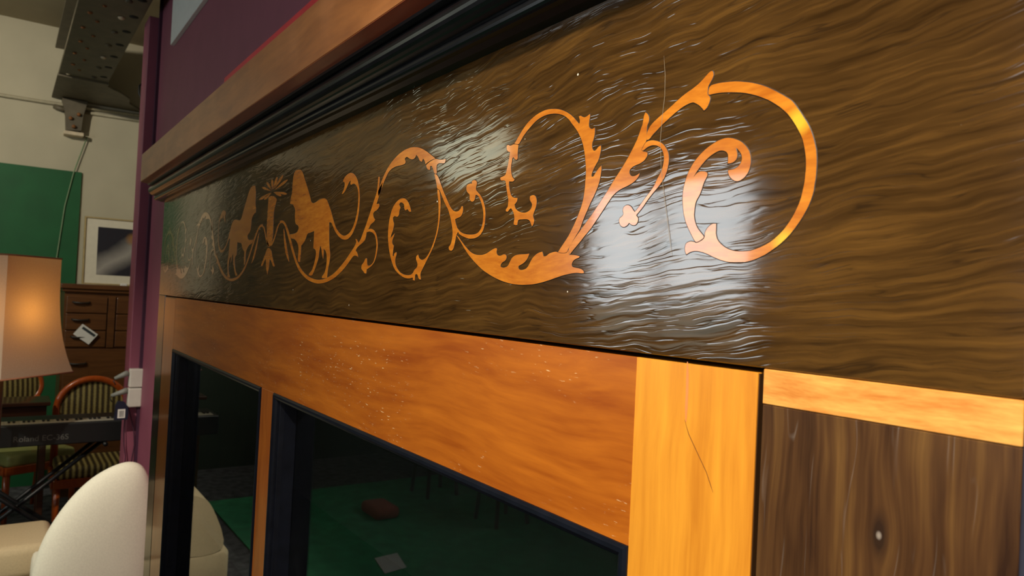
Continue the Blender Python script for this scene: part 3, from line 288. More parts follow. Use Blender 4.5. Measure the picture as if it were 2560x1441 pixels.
def wood(name, dark, light, axis, rough=0.35, along=4.0, across=90.0, bump=0.0002, coat=0.5, coat_r=0.08, fleck=0.0, cloud=0.0, offs=(0, 0, 0)):
    """varnished veneer: streaky grain stretched along one axis"""
    t = NT(name)
    sc = [across] * 3; sc['xyz'.index(axis)] = along
    wob = t.noise(t.mapping((5, 5, 5), loc=offs), 1, 2)
    wv = t.math('MULTIPLY', t.math('SUBTRACT', wob, 0.5), 0.035)
    vec = t.vadd(t.mapping((1, 1, 1), loc=offs), t.comb(wv, wv, wv))
    g = t.noise(t.mapping(sc, src=vec), 1, 5, 0.62)
    sc2 = [s * 3.2 for s in sc]
    g2 = t.noise(t.mapping(sc2, src=vec), 1, 3, 0.6)
    m = t.math('ADD', t.math('MULTIPLY', g, 0.7), t.math('MULTIPLY', g2, 0.3))
    mid = tuple((a + b) / 2 for a, b in zip(dark, light))
    col = t.ramp(m, [(0.33, dark), (0.5, mid), (0.68, light)])
    if cloud:
        cn = t.noise(t.mapping((9, 9, 9), loc=(3, 1, 2)), 1, 4)
        cf = t.math('MULTIPLY', t.math('MULTIPLY', t.math('SUBTRACT', cn, 0.52), 5.0, clamp=True), cloud)
        col = t.mix(cf, col, tuple(min(1, c * 1.5 + 0.05) for c in light))
    if fleck:
        sf = [520.0] * 3; sf['xyz'.index(axis)] = 110.0
        fn = t.noise(t.mapping(sf, loc=(1, 2, 3)), 1, 2)
        pn = t.noise(t.mapping((7, 7, 7), loc=(5, 0, 0)), 1, 2)
        ff = t.math('MULTIPLY', t.math('MULTIPLY', t.math('SUBTRACT', fn, 0.66), 14.0, clamp=True), t.math('MULTIPLY', t.math('SUBTRACT', pn, 0.46), 8.0, clamp=True))
        col = t.mix(t.math('MULTIPLY', ff, fleck), col, (0.8, 0.6, 0.32))
    t.bump(m, bump, 1.0)
    return t.fin(col, rough, Coat_Weight=coat, Coat_Roughness=coat_r)

def emission(name, col, strength):
    t = NT(name); t.t.nodes.remove(t.b)
    e = t.n('ShaderNodeEmission'); e.inputs['Color'].default_value = (*col, 1); e.inputs['Strength'].default_value = strength
    t.l(e.outputs[0], t.out.inputs['Surface']); return t.m

def frieze_material():
    t = NT('rippled_dark_veneer')
    xyz = t.sep(t.co.outputs['Object'])
    X, Z = xyz[0], xyz[2]
    w1 = t.noise(t.comb(t.math('MULTIPLY', X, 5.0), 0.0, t.math('MULTIPLY', Z, 9.0)), 1, 2)
    w2 = t.noise(t.comb(t.math('MULTIPLY', X, 22.0), 3.0, t.math('MULTIPLY', Z, 30.0)), 1, 2)
    zz = t.math('ADD', t.math('SUBTRACT', Z, t.math('MULTIPLY', X, 0.10)), t.math('ADD', t.math('MULTIPLY', t.math('SUBTRACT', w1, 0.5), 0.045), t.math('MULTIPLY', t.math('SUBTRACT', w2, 0.5), 0.011)))
    rip = t.noise(t.comb(t.math('MULTIPLY', X, 17.0), 0.0, t.math('MULTIPLY', zz, 185.0)), 1, 1.6, 0.45)
    fine = t.noise(t.comb(t.math('MULTIPLY', X, 30.0), 2.0, t.math('MULTIPLY', zz, 420.0)), 1, 3, 0.55)
    # hairline cracks running with the grain
    cr = t.noise(t.comb(t.math('MULTIPLY', X, 15.0), 7.0, t.math('MULTIPLY', zz, 230.0)), 1, 1.5, 0.4)
    ca = t.math('ABSOLUTE', t.math('SUBTRACT', cr, 0.5))
    crack = t.math('SUBTRACT', 1.0, t.math('MULTIPLY', ca, 26.0), clamp=True)
    gate = t.noise(t.comb(t.math('MULTIPLY', X, 34.0), 1.0, t.math('MULTIPLY', Z, 60.0)), 1, 2)
    crack = t.math('MULTIPLY', crack, t.math('MULTIPLY', t.math('SUBTRACT', gate, 0.38), 5.0, clamp=True))
    streak = t.noise(t.comb(t.math('MULTIPLY', X, 13.0), 4.0, t.math('MULTIPLY', zz, 260.0)), 1, 5, 0.62)
    broad = t.noise(t.comb(t.math('MULTIPLY', X, 6.0), 9.0, t.math('MULTIPLY', zz, 22.0)), 1, 3, 0.5)
    mixv = t.math('ADD', t.math('MULTIPLY', streak, 0.66), t.math('MULTIPLY', broad, 0.34))
    col = t.ramp(mixv, [(0.34, (0.024, 0.011, 0.003)), (0.50, (0.060, 0.028, 0.007)), (0.68, (0.118, 0.056, 0.012))])
    col = t.mix(t.math('MULTIPLY', t.math('MULTIPLY', crack, crack), 0.55), col, (0.006, 0.004, 0.003))
    # dust specks and tiny chips
    vo = t.n('ShaderNodeTexVoronoi'); vo.feature = 'F1'
    t.l(t.mapping((52, 52, 52)), vo.inputs['Vector']); vo.inputs['Scale'].default_value = 1.0
    sp = t.math('MULTIPLY', t.math('SUBTRACT', 0.05, vo.outputs['Distance']), 60.0, clamp=True)
    vs = t.sep(vo.outputs['Color'])
    sp = t.math('MULTIPLY', sp, t.math('GREATER_THAN', vs[0], 0.86))
    col = t.mix(sp, col, (0.75, 0.70, 0.55))
    h = t.math('ADD', t.math('MULTIPLY', rip, 0.58), t.math('MULTIPLY', fine, 0.06))
    h = t.math('SUBTRACT', h, t.math('MULTIPLY', crack, 0.15))
    t.bump(h, 0.00028, 1.0)
    return t.fin(col, 0.085, IOR=1.9)

M = {}
M['frieze'] = frieze_material()
M['inlay'] = wood('inlaid_satinwood', (0.36, 0.095, 0.008), (0.60, 0.21, 0.018), 'x', 0.16, along=26, across=160, bump=0.00004, coat=1.0, coat_r=0.05)
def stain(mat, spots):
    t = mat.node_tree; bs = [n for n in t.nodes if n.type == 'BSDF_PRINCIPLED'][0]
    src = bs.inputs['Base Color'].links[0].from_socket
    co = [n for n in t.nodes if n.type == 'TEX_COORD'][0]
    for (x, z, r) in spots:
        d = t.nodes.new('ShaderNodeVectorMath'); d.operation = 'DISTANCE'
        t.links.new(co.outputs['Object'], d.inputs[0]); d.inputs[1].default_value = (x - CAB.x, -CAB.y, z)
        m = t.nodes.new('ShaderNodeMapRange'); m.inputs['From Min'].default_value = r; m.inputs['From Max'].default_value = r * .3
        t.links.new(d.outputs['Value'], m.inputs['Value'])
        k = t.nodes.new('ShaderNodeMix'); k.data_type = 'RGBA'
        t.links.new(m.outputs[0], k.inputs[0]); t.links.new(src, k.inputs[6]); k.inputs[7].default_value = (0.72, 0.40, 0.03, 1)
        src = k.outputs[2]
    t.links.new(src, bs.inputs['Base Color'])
CAB = Vector((-0.90, 0.16, 0.0))
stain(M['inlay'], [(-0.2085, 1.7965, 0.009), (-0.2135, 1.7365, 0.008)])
M['joint'] = plain('dark_glue_line', (0.008, 0.005, 0.003), 0.5)
M['rail'] = wood('orange_mahogany', (0.27, 0.058, 0.004), (0.47, 0.135, 0.010), 'x', 0.30, along=5, across=70, bump=0.00008, fleck=0.75, coat=0.35)
M['stile'] = wood('golden_satinwood', (0.50, 0.17, 0.012), (0.74, 0.31, 0.026), 'z', 0.34, along=5, across=75, bump=0.0001, coat=0.25)
M['muntin'] = wood('orange_muntin_wood', (0.30, 0.07, 0.008), (0.46, 0.13, 0.014), 'z', 0.3, along=5, across=80, bump=0.00005)
M['band'] = wood('pale_crossband', (0.50, 0.16, 0.02), (0.80, 0.40, 0.09), 'x', 0.34, along=30, across=190, bump=0.00008, coat=0.25)
M['fascia'] = wood('worn_red_brown_cornice', (0.20, 0.065, 0.014), (0.36, 0.13, 0.030), 'x', 0.42, along=5, across=45, bump=0.00012, cloud=0.30, coat=0.2)
M['soffit'] = wood('dark_red_soffit', (0.20, 0.026, 0.008), (0.34, 0.055, 0.014), 'x', 0.40, along=5, across=60, bump=0.00005)
M['black'] = plain('ebonised_moulding', (0.005, 0.005, 0.006), 0.24, var=0.3, scale=40)
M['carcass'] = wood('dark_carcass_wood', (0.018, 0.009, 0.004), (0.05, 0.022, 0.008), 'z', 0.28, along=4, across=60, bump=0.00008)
M['interior'] = plain('cabinet_interior', (0.018, 0.014, 0.010), 0.7)
M['edge'] = plain('blue_black_edge_bead', (0.03, 0.03, 0.045), 0.25, Coat_Weight=0.5)

def pilaster_material():
    t = NT('vertical_dark_veneer')
    o = t.co.outputs['Object']; xyz = t.sep(o); X, Z = xyz[0], xyz[2]
    kx, kz = KNOT
    dx = t.math('SUBTRACT', X, kx); dz = t.math('SUBTRACT', Z, kz)
    r2 = t.math('ADD', t.math('MULTIPLY', t.math('MULTIPLY', dx, dx), 60000.0), t.math('MULTIPLY', t.math('MULTIPLY', dz, dz), 9000.0))
    kn = t.math('DIVIDE', 1.0, t.math('ADD', 1.0, r2))
    push = t.math('MULTIPLY', t.math('MULTIPLY', kn, dx), 1.2)
    w = t.noise(t.comb(t.math('MULTIPLY', X, 20.0), 0.0, t.math('MULTIPLY', Z, 12.0)), 1, 2)
    xx = t.math('ADD', t.math('SUBTRACT', X, push), t.math('MULTIPLY', t.math('SUBTRACT', w, 0.5), 0.012))
    g = t.noise(t.comb(t.math('MULTIPLY', xx, 210.0), 0.0, t.math('MULTIPLY', Z, 7.0)), 1, 5, 0.6)
    gb = t.noise(t.comb(t.math('MULTIPLY', xx, 45.0), 5.0, t.math('MULTIPLY', Z, 8.0)), 1, 3)
    mv = t.math('ADD', t.math('MULTIPLY', g, 0.5), t.math('MULTIPLY', gb, 0.5))
    col = t.ramp(mv, [(0.36, (0.022, 0.009, 0.005)), (0.52, (0.075, 0.034, 0.012)), (0.68, (0.155, 0.078, 0.022))])
    cr = t.noise(t.comb(t.math('MULTIPLY', xx, 110.0), 8.0, t.math('MULTIPLY', Z, 9.0)), 1, 1.5, 0.4)
    ca = t.math('SUBTRACT', 1.0, t.math('MULTIPLY', t.math('ABSOLUTE', t.math('SUBTRACT', cr, 0.5)), 85.0), clamp=True)
    gt = t.noise(t.comb(t.math('MULTIPLY', X, 90.0), 1.0, t.math('MULTIPLY', Z, 22.0)), 1, 1)
    ca = t.math('MULTIPLY', ca, t.math('MULTIPLY', t.math('SUBTRACT', gt, 0.5), 6.0, clamp=True))
    col = t.mix(t.math('MULTIPLY', ca, 0.4), col, (0.26, 0.22, 0.18))
    dk = t.math('MULTIPLY', t.math('SUBTRACT', kn, 0.35), 2.2, clamp=True)
    col = t.mix(t.math('MULTIPLY', dk, 0.8), col, (0.015, 0.008, 0.006))
    r3 = t.math('ADD', t.math('MULTIPLY', dx, dx), t.math('MULTIPLY', t.math('MULTIPLY', dz, dz), 0.45))
    core = t.math('MULTIPLY', t.math('SUBTRACT', 0.0000021, r3), 400000.0, clamp=True)
    col = t.mix(core, col, (0.30, 0.25, 0.20))
    t.bump(mv, 0.0002, 1.0)
    return t.fin(col, 0.26, Coat_Weight=0.3, Coat_Roughness=0.1)
CAB = Vector((-0.90, 0.16, 0.0))
KNOT = (-0.1605 - CAB.x, 1.604)
M['pilaster'] = pilaster_material()

def glass_material():
    t = NT('cabinet_glass')
    return t.fin((0.90, 0.97, 0.93), 0.0, Transmission_Weight=1.0, IOR=1.5)
M['glass'] = glass_material()
M['cream_wall'] = plain('cream_painted_plaster', (0.50, 0.46, 0.33), 0.8, var=0.06, scale=3)
M['dark_wall'] = plain('dark_green_wall', (0.022, 0.036, 0.022), 0.8, var=0.3, scale=2)
M['bead'] = plain('ebonised_glazing_bead', (0.004, 0.005, 0.009), 0.35, var=0.3, scale=60, Specular_IOR_Level=0.3)
M['ceiling'] = plain('tan_ceiling', (0.34, 0.28, 0.17), 0.85, var=0.08, scale=3)
M['purple'] = plain('mauve_painted_wall', (0.25, 0.066, 0.105), 0.6, var=0.06, scale=8)
M['green_paint'] = plain('green_painted_board', (0.006, 0.105, 0.028), 0.6, var=0.1, scale=6)
M['white_paint'] = plain('white_board', (0.75, 0.75, 0.72), 0.6, var=0.03)
M['floor'] = plain('grey_patterned_carpet', (0.085, 0.085, 0.09), 0.95, var=0.7, scale=14)
M['rug'] = plain('green_carpet', (0.05, 0.32, 0.14), 0.95, var=0.25, scale=9)
M['steel'] = plain('painted_grey_steel', (0.12, 0.10, 0.062), 0.55, var=0.2, scale=12)
M['rust'] = plain('rusty_rivet', (0.22, 0.085, 0.022), 0.7, var=0.3, scale=60)
M['pale_rivet'] = plain('pale_rivet', (0.62, 0.52, 0.36), 0.6)
M['dark'] = plain('black_hole', (0.006, 0.006, 0.006), 0.9)
M['pipe'] = plain('cream_conduit', (0.42, 0.38, 0.26), 0.5)
M['cream_uph'] = plain('cream_upholstery', (0.84, 0.80, 0.64), 0.8, var=0.05, scale=160, bump=0.0004)
M['beige_uph'] = plain('beige_upholstery', (0.62, 0.50, 0.30), 0.85, var=0.06, scale=120, bump=0.0005)
M['orange_wood'] = wood('orange_chair_wood', (0.36, 0.055, 0.006), (0.52, 0.105, 0.010), 'z', 0.3, along=5, across=60, bump=0.00005)
M['dresser'] = wood('brown_dresser_wood', (0.075, 0.026, 0.006), (0.145, 0.058, 0.014), 'y', 0.4, along=3, across=40, bump=0.0001, coat=0.2)
M['dark_wood'] = wood('dark_table_wood', (0.028, 0.009, 0.004), (0.07, 0.022, 0.008), 'y', 0.35, along=3, across=40, bump=0.0001)
M['plastic_black'] = plain('black_plastic', (0.008, 0.009, 0.010), 0.4)
M['key_white'] = plain('ivory_key_plastic', (0.50, 0.47, 0.38), 0.35, var=0.03)
M['text'] = plain('grey_lettering', (0.13, 0.13, 0.115), 0.5, var=0.02)
M['white_plastic'] = plain('white_outlet_plastic', (0.62, 0.59, 0.52), 0.45, var=0.04)
M['grey_plastic'] = plain('grey_plug_plastic', (0.23, 0.24, 0.21), 0.5)
M['navy_plastic'] = plain('navy_adapter_plastic', (0.012, 0.017, 0.035), 0.35)
M['paper'] = plain('white_paper_label', (0.75, 0.74, 0.68), 0.7, var=0.02)
M['ink'] = plain('dark_ink', (0.03, 0.04, 0.045), 0.6)
M['cable'] = plain('mauve_black_cable', (0.05, 0.012, 0.03), 0.6)
M['black_cable'] = plain('black_cable', (0.010, 0.010, 0.010), 0.6)
M['pale_cable'] = plain('pale_cable', (0.20, 0.30, 0.16), 0.6)
M['red'] = plain('red_card', (0.42, 0.010, 0.018), 0.5)
M['gold'] = plain('pale_gold_frame', (0.42, 0.32, 0.14), 0.45)
M['mat'] = plain('cream_mat_board', (0.70, 0.66, 0.52), 0.8, var=0.03)
M['pink'] = plain('terracotta_cushion', (0.42, 0.11, 0.06), 0.8)
M['brass'] = plain('dull_bronze_handle', (0.02, 0.013, 0.007), 0.5)

def stripe_material():
    t = NT('striped_upholstery')
    xyz = t.sep(t.co.outputs['Object'])
    u = t.math('MULTIPLY', xyz[1], 2 * math.pi / 0.034)
    s = t.math('SINE', u)
    n = t.noise(t.mapping((130, 130, 130)), 1, 3)
    f = t.math('ADD', t.math('MULTIPLY', s, 0.42), t.math('ADD', t.math('MULTIPLY', t.math('SUBTRACT', n, 0.5), 0.7), 0.5))
    col = t.ramp(f, [(0.2, (0.035, 0.022, 0.004)), (0.5, (0.15, 0.10, 0.014)), (0.85, (0.36, 0.30, 0.10))])
    return t.fin(col, 0.7)
M['stripe'] = stripe_material()
M['satin'] = plain('pale_green_satin', (0.32, 0.33, 0.11), 0.4, var=0.25, scale=7)

def shade_material():
    t = NT('linen_lamp_shade')
    f = t.noise(t.mapping((260, 260, 260)), 1, 3)
    col = t.ramp(f, [(0.3, (0.62, 0.52, 0.40)), (0.7, (0.78, 0.68, 0.54))])
    t.fin(col, 0.85)
    tr = t.n('ShaderNodeBsdfTranslucent'); tr.inputs['Color'].default_value = (0.72, 0.42, 0.16, 1)
    mx = t.n('ShaderNodeMixShader'); mx.inputs[0].default_value = 0.45
    t.l(t.b.outputs[0], mx.inputs[1]); t.l(tr.outputs[0], mx.inputs[2]); t.l(mx.outputs[0], t.out.inputs['Surface'])
    return t.m
M['shade'] = shade_material()

def print_material():
    t = NT('misty_dark_print')
    xyz = t.sep(t.co.outputs['Object']); Y, Z = xyz[1], xyz[2]
    # soft pale swirl running diagonally and a tawny round head near the right
    n = t.noise(t.mapping((3, 4, 6)), 1, 4)
    d = t.math('SUBTRACT', t.math('ADD', t.math('MULTIPLY', Z, 1.0), t.math('MULTIPLY', t.math('SUBTRACT', n, 0.5), 0.12)), t.math('ADD', t.math('MULTIPLY', Y, 0.75), 0.05))
    band = t.math('SUBTRACT', 1.0, t.math('MULTIPLY', t.math('ABSOLUTE', d), 7.0), clamp=True)
    col = t.mix(band, (0.026, 0.026, 0.034), (0.36, 0.34, 0.30))
    dy = t.math('SUBTRACT', Y, -0.035); dz = t.math('SUBTRACT', Z, 0.115)
    r = t.math('SQRT', t.math('ADD', t.math('MULTIPLY', dy, dy), t.math('MULTIPLY', dz, dz)))
    f = t.math('MULTIPLY', t.math('SUBTRACT', 0.06, r), 28.0, clamp=True)
    col = t.mix(t.math('MULTIPLY', f, t.math('ADD', n, 0.25)), col, (0.36, 0.17, 0.04))
    return t.fin(col, 0.3)
M['print'] = print_material()
M['win_main'] = emission('daylight_main_window', (0.86, 0.96, 1.0), WIN_MAIN)
M['win_low'] = emission('daylight_lower_panes', (0.80, 0.86, 0.70), WIN_MAIN * 0.16)
M['win_high'] = emission('daylight_high_window', (0.95, 1.0, 0.74), WIN_HIGH)
M['win_shop'] = emission('daylight_shop_window', (0.97, 0.98, 1.0), WIN_SHOP)
M['added_lens'] = emission('added_lens_glow', (1.0, 0.90, 0.74), 20.0)  # glow for the lenses of the added spotlights
M['bulb'] = emission('warm_bulb', (1.0, 0.62, 0.25), 12.0)

# ---------------------------------------------------------------- the room
XB, XR, YF, YW, YB, ZC = -7.0, 0.90, -3.4, 0.33, 1.25, 3.77
PX = -4.43                                   # where the mauve wall ends in a pier
def struct(o): o['kind'] = 'structure'; return o
struct(box('floor', XB - .1, XR + .1, YF - .1, YB + .1, -.1, 0, M['floor']))
struct(box('ceiling', XB - .1, XR + .1, YF - .1, YB + .1, ZC, ZC + .1, M['ceiling']))
struct(box('wall_back', XB - .1, XB, YF, YB, 0, ZC, M['cream_wall']))
struct(box('wall_recess', XB, PX - .17, YB, YB + .1, 0, ZC, M['cream_wall']))

def wall_with_holes(name, axis, p0, p1, a0, a1, holes, mat):
    """wall slab split round rectangular openings (a along the wall, z up)"""
    bm = bmesh.new()
    As = sorted({a0, a1, *[h[0] for h in holes], *[h[1] for h in holes]})
    Zs = sorted({0, ZC, *[h[2] for h in holes], *[h[3] for h in holes]})
    for i in range(len(As) - 1):
        for j in range(len(Zs) - 1):
            ca, cz = (As[i] + As[i + 1]) / 2, (Zs[j] + Zs[j + 1]) / 2
            if any(h[0] < ca < h[1] and h[2] < cz < h[3] for h in holes): continue
            if axis == 'x': add_box(bm, As[i], As[i + 1], p0, p1, Zs[j], Zs[j + 1])
            else: add_box(bm, p0, p1, As[i], As[i + 1], Zs[j], Zs[j + 1])
    return struct(bm_obj(name, bm, mat))
W_MAIN = (-4.26, -2.70, 1.45, 2.62)
W_HIGH = (-6.80, -5.35, 2.86, 3.38)
wall_with_holes('wall_front', 'x', YF - .12, YF, XB, XR, [W_MAIN, W_HIGH], M['dark_wall'])
W_SHOP = (-0.60, 0.72, 1.55, 3.20)
YS = -1.50                                   # the shop front steps in beside the camera
wall_with_holes('wall_bay', 'x', YS - .12, YS, -0.95, XR, [W_SHOP], M['dark_wall'])
struct(box('wall_bay_return', -0.95, -0.83, YF, YS - .12, 0, ZC, M['dark_wall']))
struct(box('wall_right', XR, XR + .12, YF, YW, 0, ZC, M['cream_wall']))
def window(name, axis, p, W, mull, pane_mat, transom=None, low_mat=None):
    a0, a1, z0, z1 = W
    root = struct(link(bpy.data.objects.new(name, None)))
    root.location = ((a0 + a1) / 2, p, z0) if axis == 'x' else (p, (a0 + a1) / 2, z0)
    fr = 0.05
    def bar(nm, b0, b1, c0, c1):
        if axis == 'x': box(nm, b0, b1, p - .08, p - .03, c0, c1, M['white_paint'], root)
        else: box(nm, p + .03, p + .08, b0, b1, c0, c1, M['white_paint'], root)
    bar('window_sill', a0, a1, z0, z0 + fr); bar('window_head', a0, a1, z1 - fr, z1)
    bar('window_jamb', a0, a0 + fr, z0 + fr, z1 - fr); bar('window_jamb', a1 - fr, a1, z0 + fr, z1 - fr)
    cuts = [a0 + fr] + list(mull) + [a1 - fr]
    for m_ in mull: bar('mullion', m_ - .03, m_ + .03, z0 + fr, z1 - fr)
    for i in range(len(cuts) - 1):
        b0, b1 = cuts[i] + (0.03 if i else 0), cuts[i + 1] - (0.03 if i < len(cuts) - 2 else 0)
        segs = [(z0 + fr, z1 - fr, pane_mat)] if transom is None else [(z0 + fr, transom - .015, low_mat), (transom + .015, z1 - fr, pane_mat)]
        for c0, c1, pm in segs: box('pane', b0, b1, p - .06, p - .05, c0, c1, pm, root)
    if transom is not None: bar('transom', a0 + fr, a1 - fr, transom - .015, transom + .015)
    return root
window('window_1', 'x', YF, W_MAIN, [-3.50], M['win_main'], 1.78, M['win_low'])
window('window_2', 'x', YF, W_HIGH, [], M['win_high'])
window('window_3', 'x', YS, W_SHOP, [0.06], M['win_shop'])
# mauve wall behind the cabinet with its projecting pier
wr = struct(box('wall_mauve', PX, XR, YW, YW + .12, 0, ZC, M['purple']))
struct(box('wall_pier', PX - .17, PX, 0.268, YW + .92, 0, 3.19, M['purple'], bev=.004))
struct(box('corner_shade_strip_1', PX, PX + .03, YW - .014, YW, 0, 3.3, plain('corner_shade_paint', (0.05, 0.012, 0.035), 0.6)))  # dark strip painting the shade line in the corner beside the pier
# green painted boards
gb = tag(box('green_wall_board', XB, XB + .02, -0.95, 0.168, 0, 2.597, M['green_paint']), 'dark green painted board on the cream back wall above the lamp', 'wall board')
gb2 = tag(prism('green_wall_board', [(-3.3, 0), (-0.955, 0), (-0.955, 1.62), (-1.27, 1.62), (-1.27, 2.9), (-3.3, 2.9)], 'x', XB, XB + .02, M['dark_wall']), 'very dark green board at the far left end of the back wall, seen only mirrored in the cabinet', 'wall board')
tag(box('white_wall_board', -3.98, -1.9, YW - .02, YW, 2.915, 3.6, M['white_paint'], bev=.002), 'white board fixed high on the mauve wall above the cabinet', 'wall board')
tag(box('carpet_rug', -5.9, -1.3, -3.1, -1.0, 0.0, 0.010, M['rug'], bev=.003), 'green carpet in front of the cabinet, seen mirrored in its glass', 'rug')

# ---------------------------------------------------------------- the display cabinet
cab = thing('display_cabinet', CAB, 'large dark display cabinet with orange scroll inlay frieze and glazed orange door', 'cabinet')
FX0, FX1, FZ0, FZ1 = -1.977, -0.1075, 1.6715, 1.906
frz = box('frieze_board', FX0, FX1, 0.0, 0.022, FZ0, FZ1, M['frieze'], cab, bev=0.0006)
tag(frz, 'dark rippled veneer frieze with orange inlaid scrollwork')

def inlay_piece(name, pts):
    """sawn veneer shape let into the frieze, a hair proud, with a dark joint line round it"""
    n = len(pts)
    ar = 0.5 * sum(pts[i - 1][0] * pts[i][1] - pts[i][0] * pts[i - 1][1] for i in range(n))
    if ar < 0: pts = pts[::-1]
    bm = bmesh.new()
    top = [bm.verts.new((x, -0.00030, z)) for x, z in pts]
    f = bm.faces.new(top)
    f.normal_update()
    bmesh.ops.triangulate(bm, faces=[f])
    offs = []
    for i in range(n):
        a, b, c = Vector(pts[i - 1]), Vector(pts[i]), Vector(pts[(i + 1) % n])
        e1 = (b - a); e2 = (c - b)
        if e1.length < 1e-7: e1 = e2
        if e2.length < 1e-7: e2 = e1
        n1 = Vector((e1.y, -e1.x)).normalized(); n2 = Vector((e2.y, -e2.x)).normalized()
        m = n1 + n2
        if m.length < 0.2: m = n1
        m = m.normalized() / max(0.6, m.normalized().dot(n1))
        offs.append(b + m * 0.00042)
    low = [bm.verts.new((p.x, -0.00012, p.y)) for p in offs]
    for i in range(n):
        j = (i + 1) % n
        fc = bm.faces.new((top[i], top[j], low[j], low[i])); fc.material_index = 1
    bmesh.ops.recalc_face_normals(bm, faces=[f for f in bm.faces if f.material_index == 0])
    s = sum(f.normal.y for f in bm.faces if f.material_index == 0)
    if s > 0: bmesh.ops.reverse_faces(bm, faces=[f for f in bm.faces if f.material_index == 0])
    o = bm_obj(name, bm, M['inlay'], frz)
    o.data.materials.append(M['joint'])
    return o
CENTRE = ('vase', 'vase_foot')
for key, s in INLAY.items():
    pts = [tuple(float(q) / 1000 for q in w.split(',')) for w in s.split()]
    pts = [(x, z + 1.70) for x, z in pts]
    nm = 'inlaid_' + (key[:9] if key.startswith('vase_leaf') else key)
    inlay_piece(nm, pts)
    if not key.startswith('vase'):
        inlay_piece(nm, [(2 * XC - x, z) for x, z in pts])

def strip(name, pts, w, mat, parent, y=-0.0004):
    """hairline scratch: a thin raised ribbon on the front plane"""
    pts = [Vector(p) for p in pts]; V = []; Fc = []
    for i, p in enumerate(pts):
        a = pts[max(0, i - 1)]; b = pts[min(len(pts) - 1, i + 1)]
        t = (b - a).normalized(); nn = Vector((-t.y, t.x))
        k = w * (0.35 if i in (0, len(pts) - 1) else 1.0)
        V += [(p.x + nn.x * k, y, p.y + nn.y * k), (p.x - nn.x * k, y, p.y - nn.y * k)]
    for i in range(len(pts) - 1): Fc.append((2 * i, 2 * i + 1, 2 * i + 3, 2 * i + 2))
    return mesh_obj(name, V, Fc, mat, parent)
M['hair'] = plain('pale_hairline', (0.22, 0.17, 0.11), 0.6)
M['groove'] = plain('dark_scratch', (0.16, 0.05, 0.006), 0.6)
M['streak'] = plain('reddish_streak', (0.62, 0.21, 0.055), 0.4)
strip('hairline_scratch', HAIR1, 0.00016, M['hair'], frz)

# cornice: profile swept along the front and returned at the far end
def cornice_run(name, prof, mat, x1=0.62):
    """prof = [(projection, z)...] mitred at the far corner, returned along the cabinet's end"""
    V = []; Fc = []; n = len(prof)
    for p, z in prof: V.append((x1, -p, z))
    for p, z in prof: V.append((FX0 - p, -p, z))
    for p, z in prof: V.append((FX0 - p, 0.30, z))
    for k in range(2):
        for i in range(n - 1):
            Fc.append((k * n + i, k * n + i + 1, (k + 1) * n + i + 1, (k + 1) * n + i))
    Fc.append(tuple(range(n))); Fc.append(tuple(2 * n + i for i in range(n))[::-1])
    bm = bmesh.new(); bv = [bm.verts.new(v) for v in V]
    for f in Fc: bm.faces.new([bv[i] for i in f])
    bmesh.ops.recalc_face_normals(bm, faces=bm.faces)
    o = bm_obj(name, bm, mat, cab, smooth=False)
    return o
cornice_run('cornice_fascia', [(0.0, 1.9555), (0.0492, 1.9555), (0.050, 1.9563), (0.050, 2.0245), (0.0485, 2.026), (0.0, 2.026)], M['fascia'])
cornice_run('cornice_soffit', [(0.0, 1.9470), (0.0335, 1.9500), (0.0340, 1.9506), (0.0495, 1.9553), (0.0495, 1.9556), (0.0, 1.9556)], M['soffit'])
def arc(cy, cz, r, a0, a1, n):
    return [(cy + r * math.cos(math.radians(a0 + (a1 - a0) * i / n)), cz + r * math.sin(math.radians(a0 + (a1 - a0) * i / n))) for i in range(n + 1)]
mprof = [(0.0, 1.9500), (0.0345, 1.9507), (0.0345, 1.9475), (0.0325, 1.9470)] + arc(0.0215, 1.9345, 0.0120, 68, -62, 9) + [(0.0255, 1.9225), (0.0235, 1.9215)] + arc(0.0155, 1.9150, 0.0062, 50, -70, 6) + [(0.0130, 1.9085), (0.0075, 1.9060), (0.0, 1.9045)]
cm = cornice_run('cornice_moulding', mprof, M['black'])
tag(cm, 'ebonised black moulding under the cornice')
for p in cm.data.polygons: p.use_smooth = False
# carcass
box('cabinet_top', FX0 - .03, 0.60, 0.0, 0.315, 1.985, 2.022, M['carcass'], cab)
box('side_panel', FX0, FX0 + .022, 0.024, 0.315, 0.08, 1.985, M['carcass'], cab, bev=.001)
box('side_panel', 0.598, 0.62, 0.024, 0.315, 0.08, 1.985, M['carcass'], cab, bev=.001)
box('back_panel', FX0 + .022, 0.598, 0.30, 0.315, 0.08, 1.985, M['interior'], cab)
box('shelf', FX0 + .022, -.13, 0.06, 0.30, 1.18, 1.20, M['interior'], cab)
box('shelf', FX0 + .022, -.13, 0.06, 0.30, 0.74, 0.76, M['interior'], cab)
box('cabinet_floor', FX0 + .022, 0.598, 0.024, 0.30, 0.08, 0.12, M['interior'], cab)
box('plinth', FX0 - .01, 0.63, -0.01, 0.315, 0.0, 0.08, M['carcass'], cab, bev=.003)
box('end_stile', FX0, -1.8935, 0.0, 0.024, 0.08, FZ0, M['carcass'], cab, bev=.0015, seg=2)
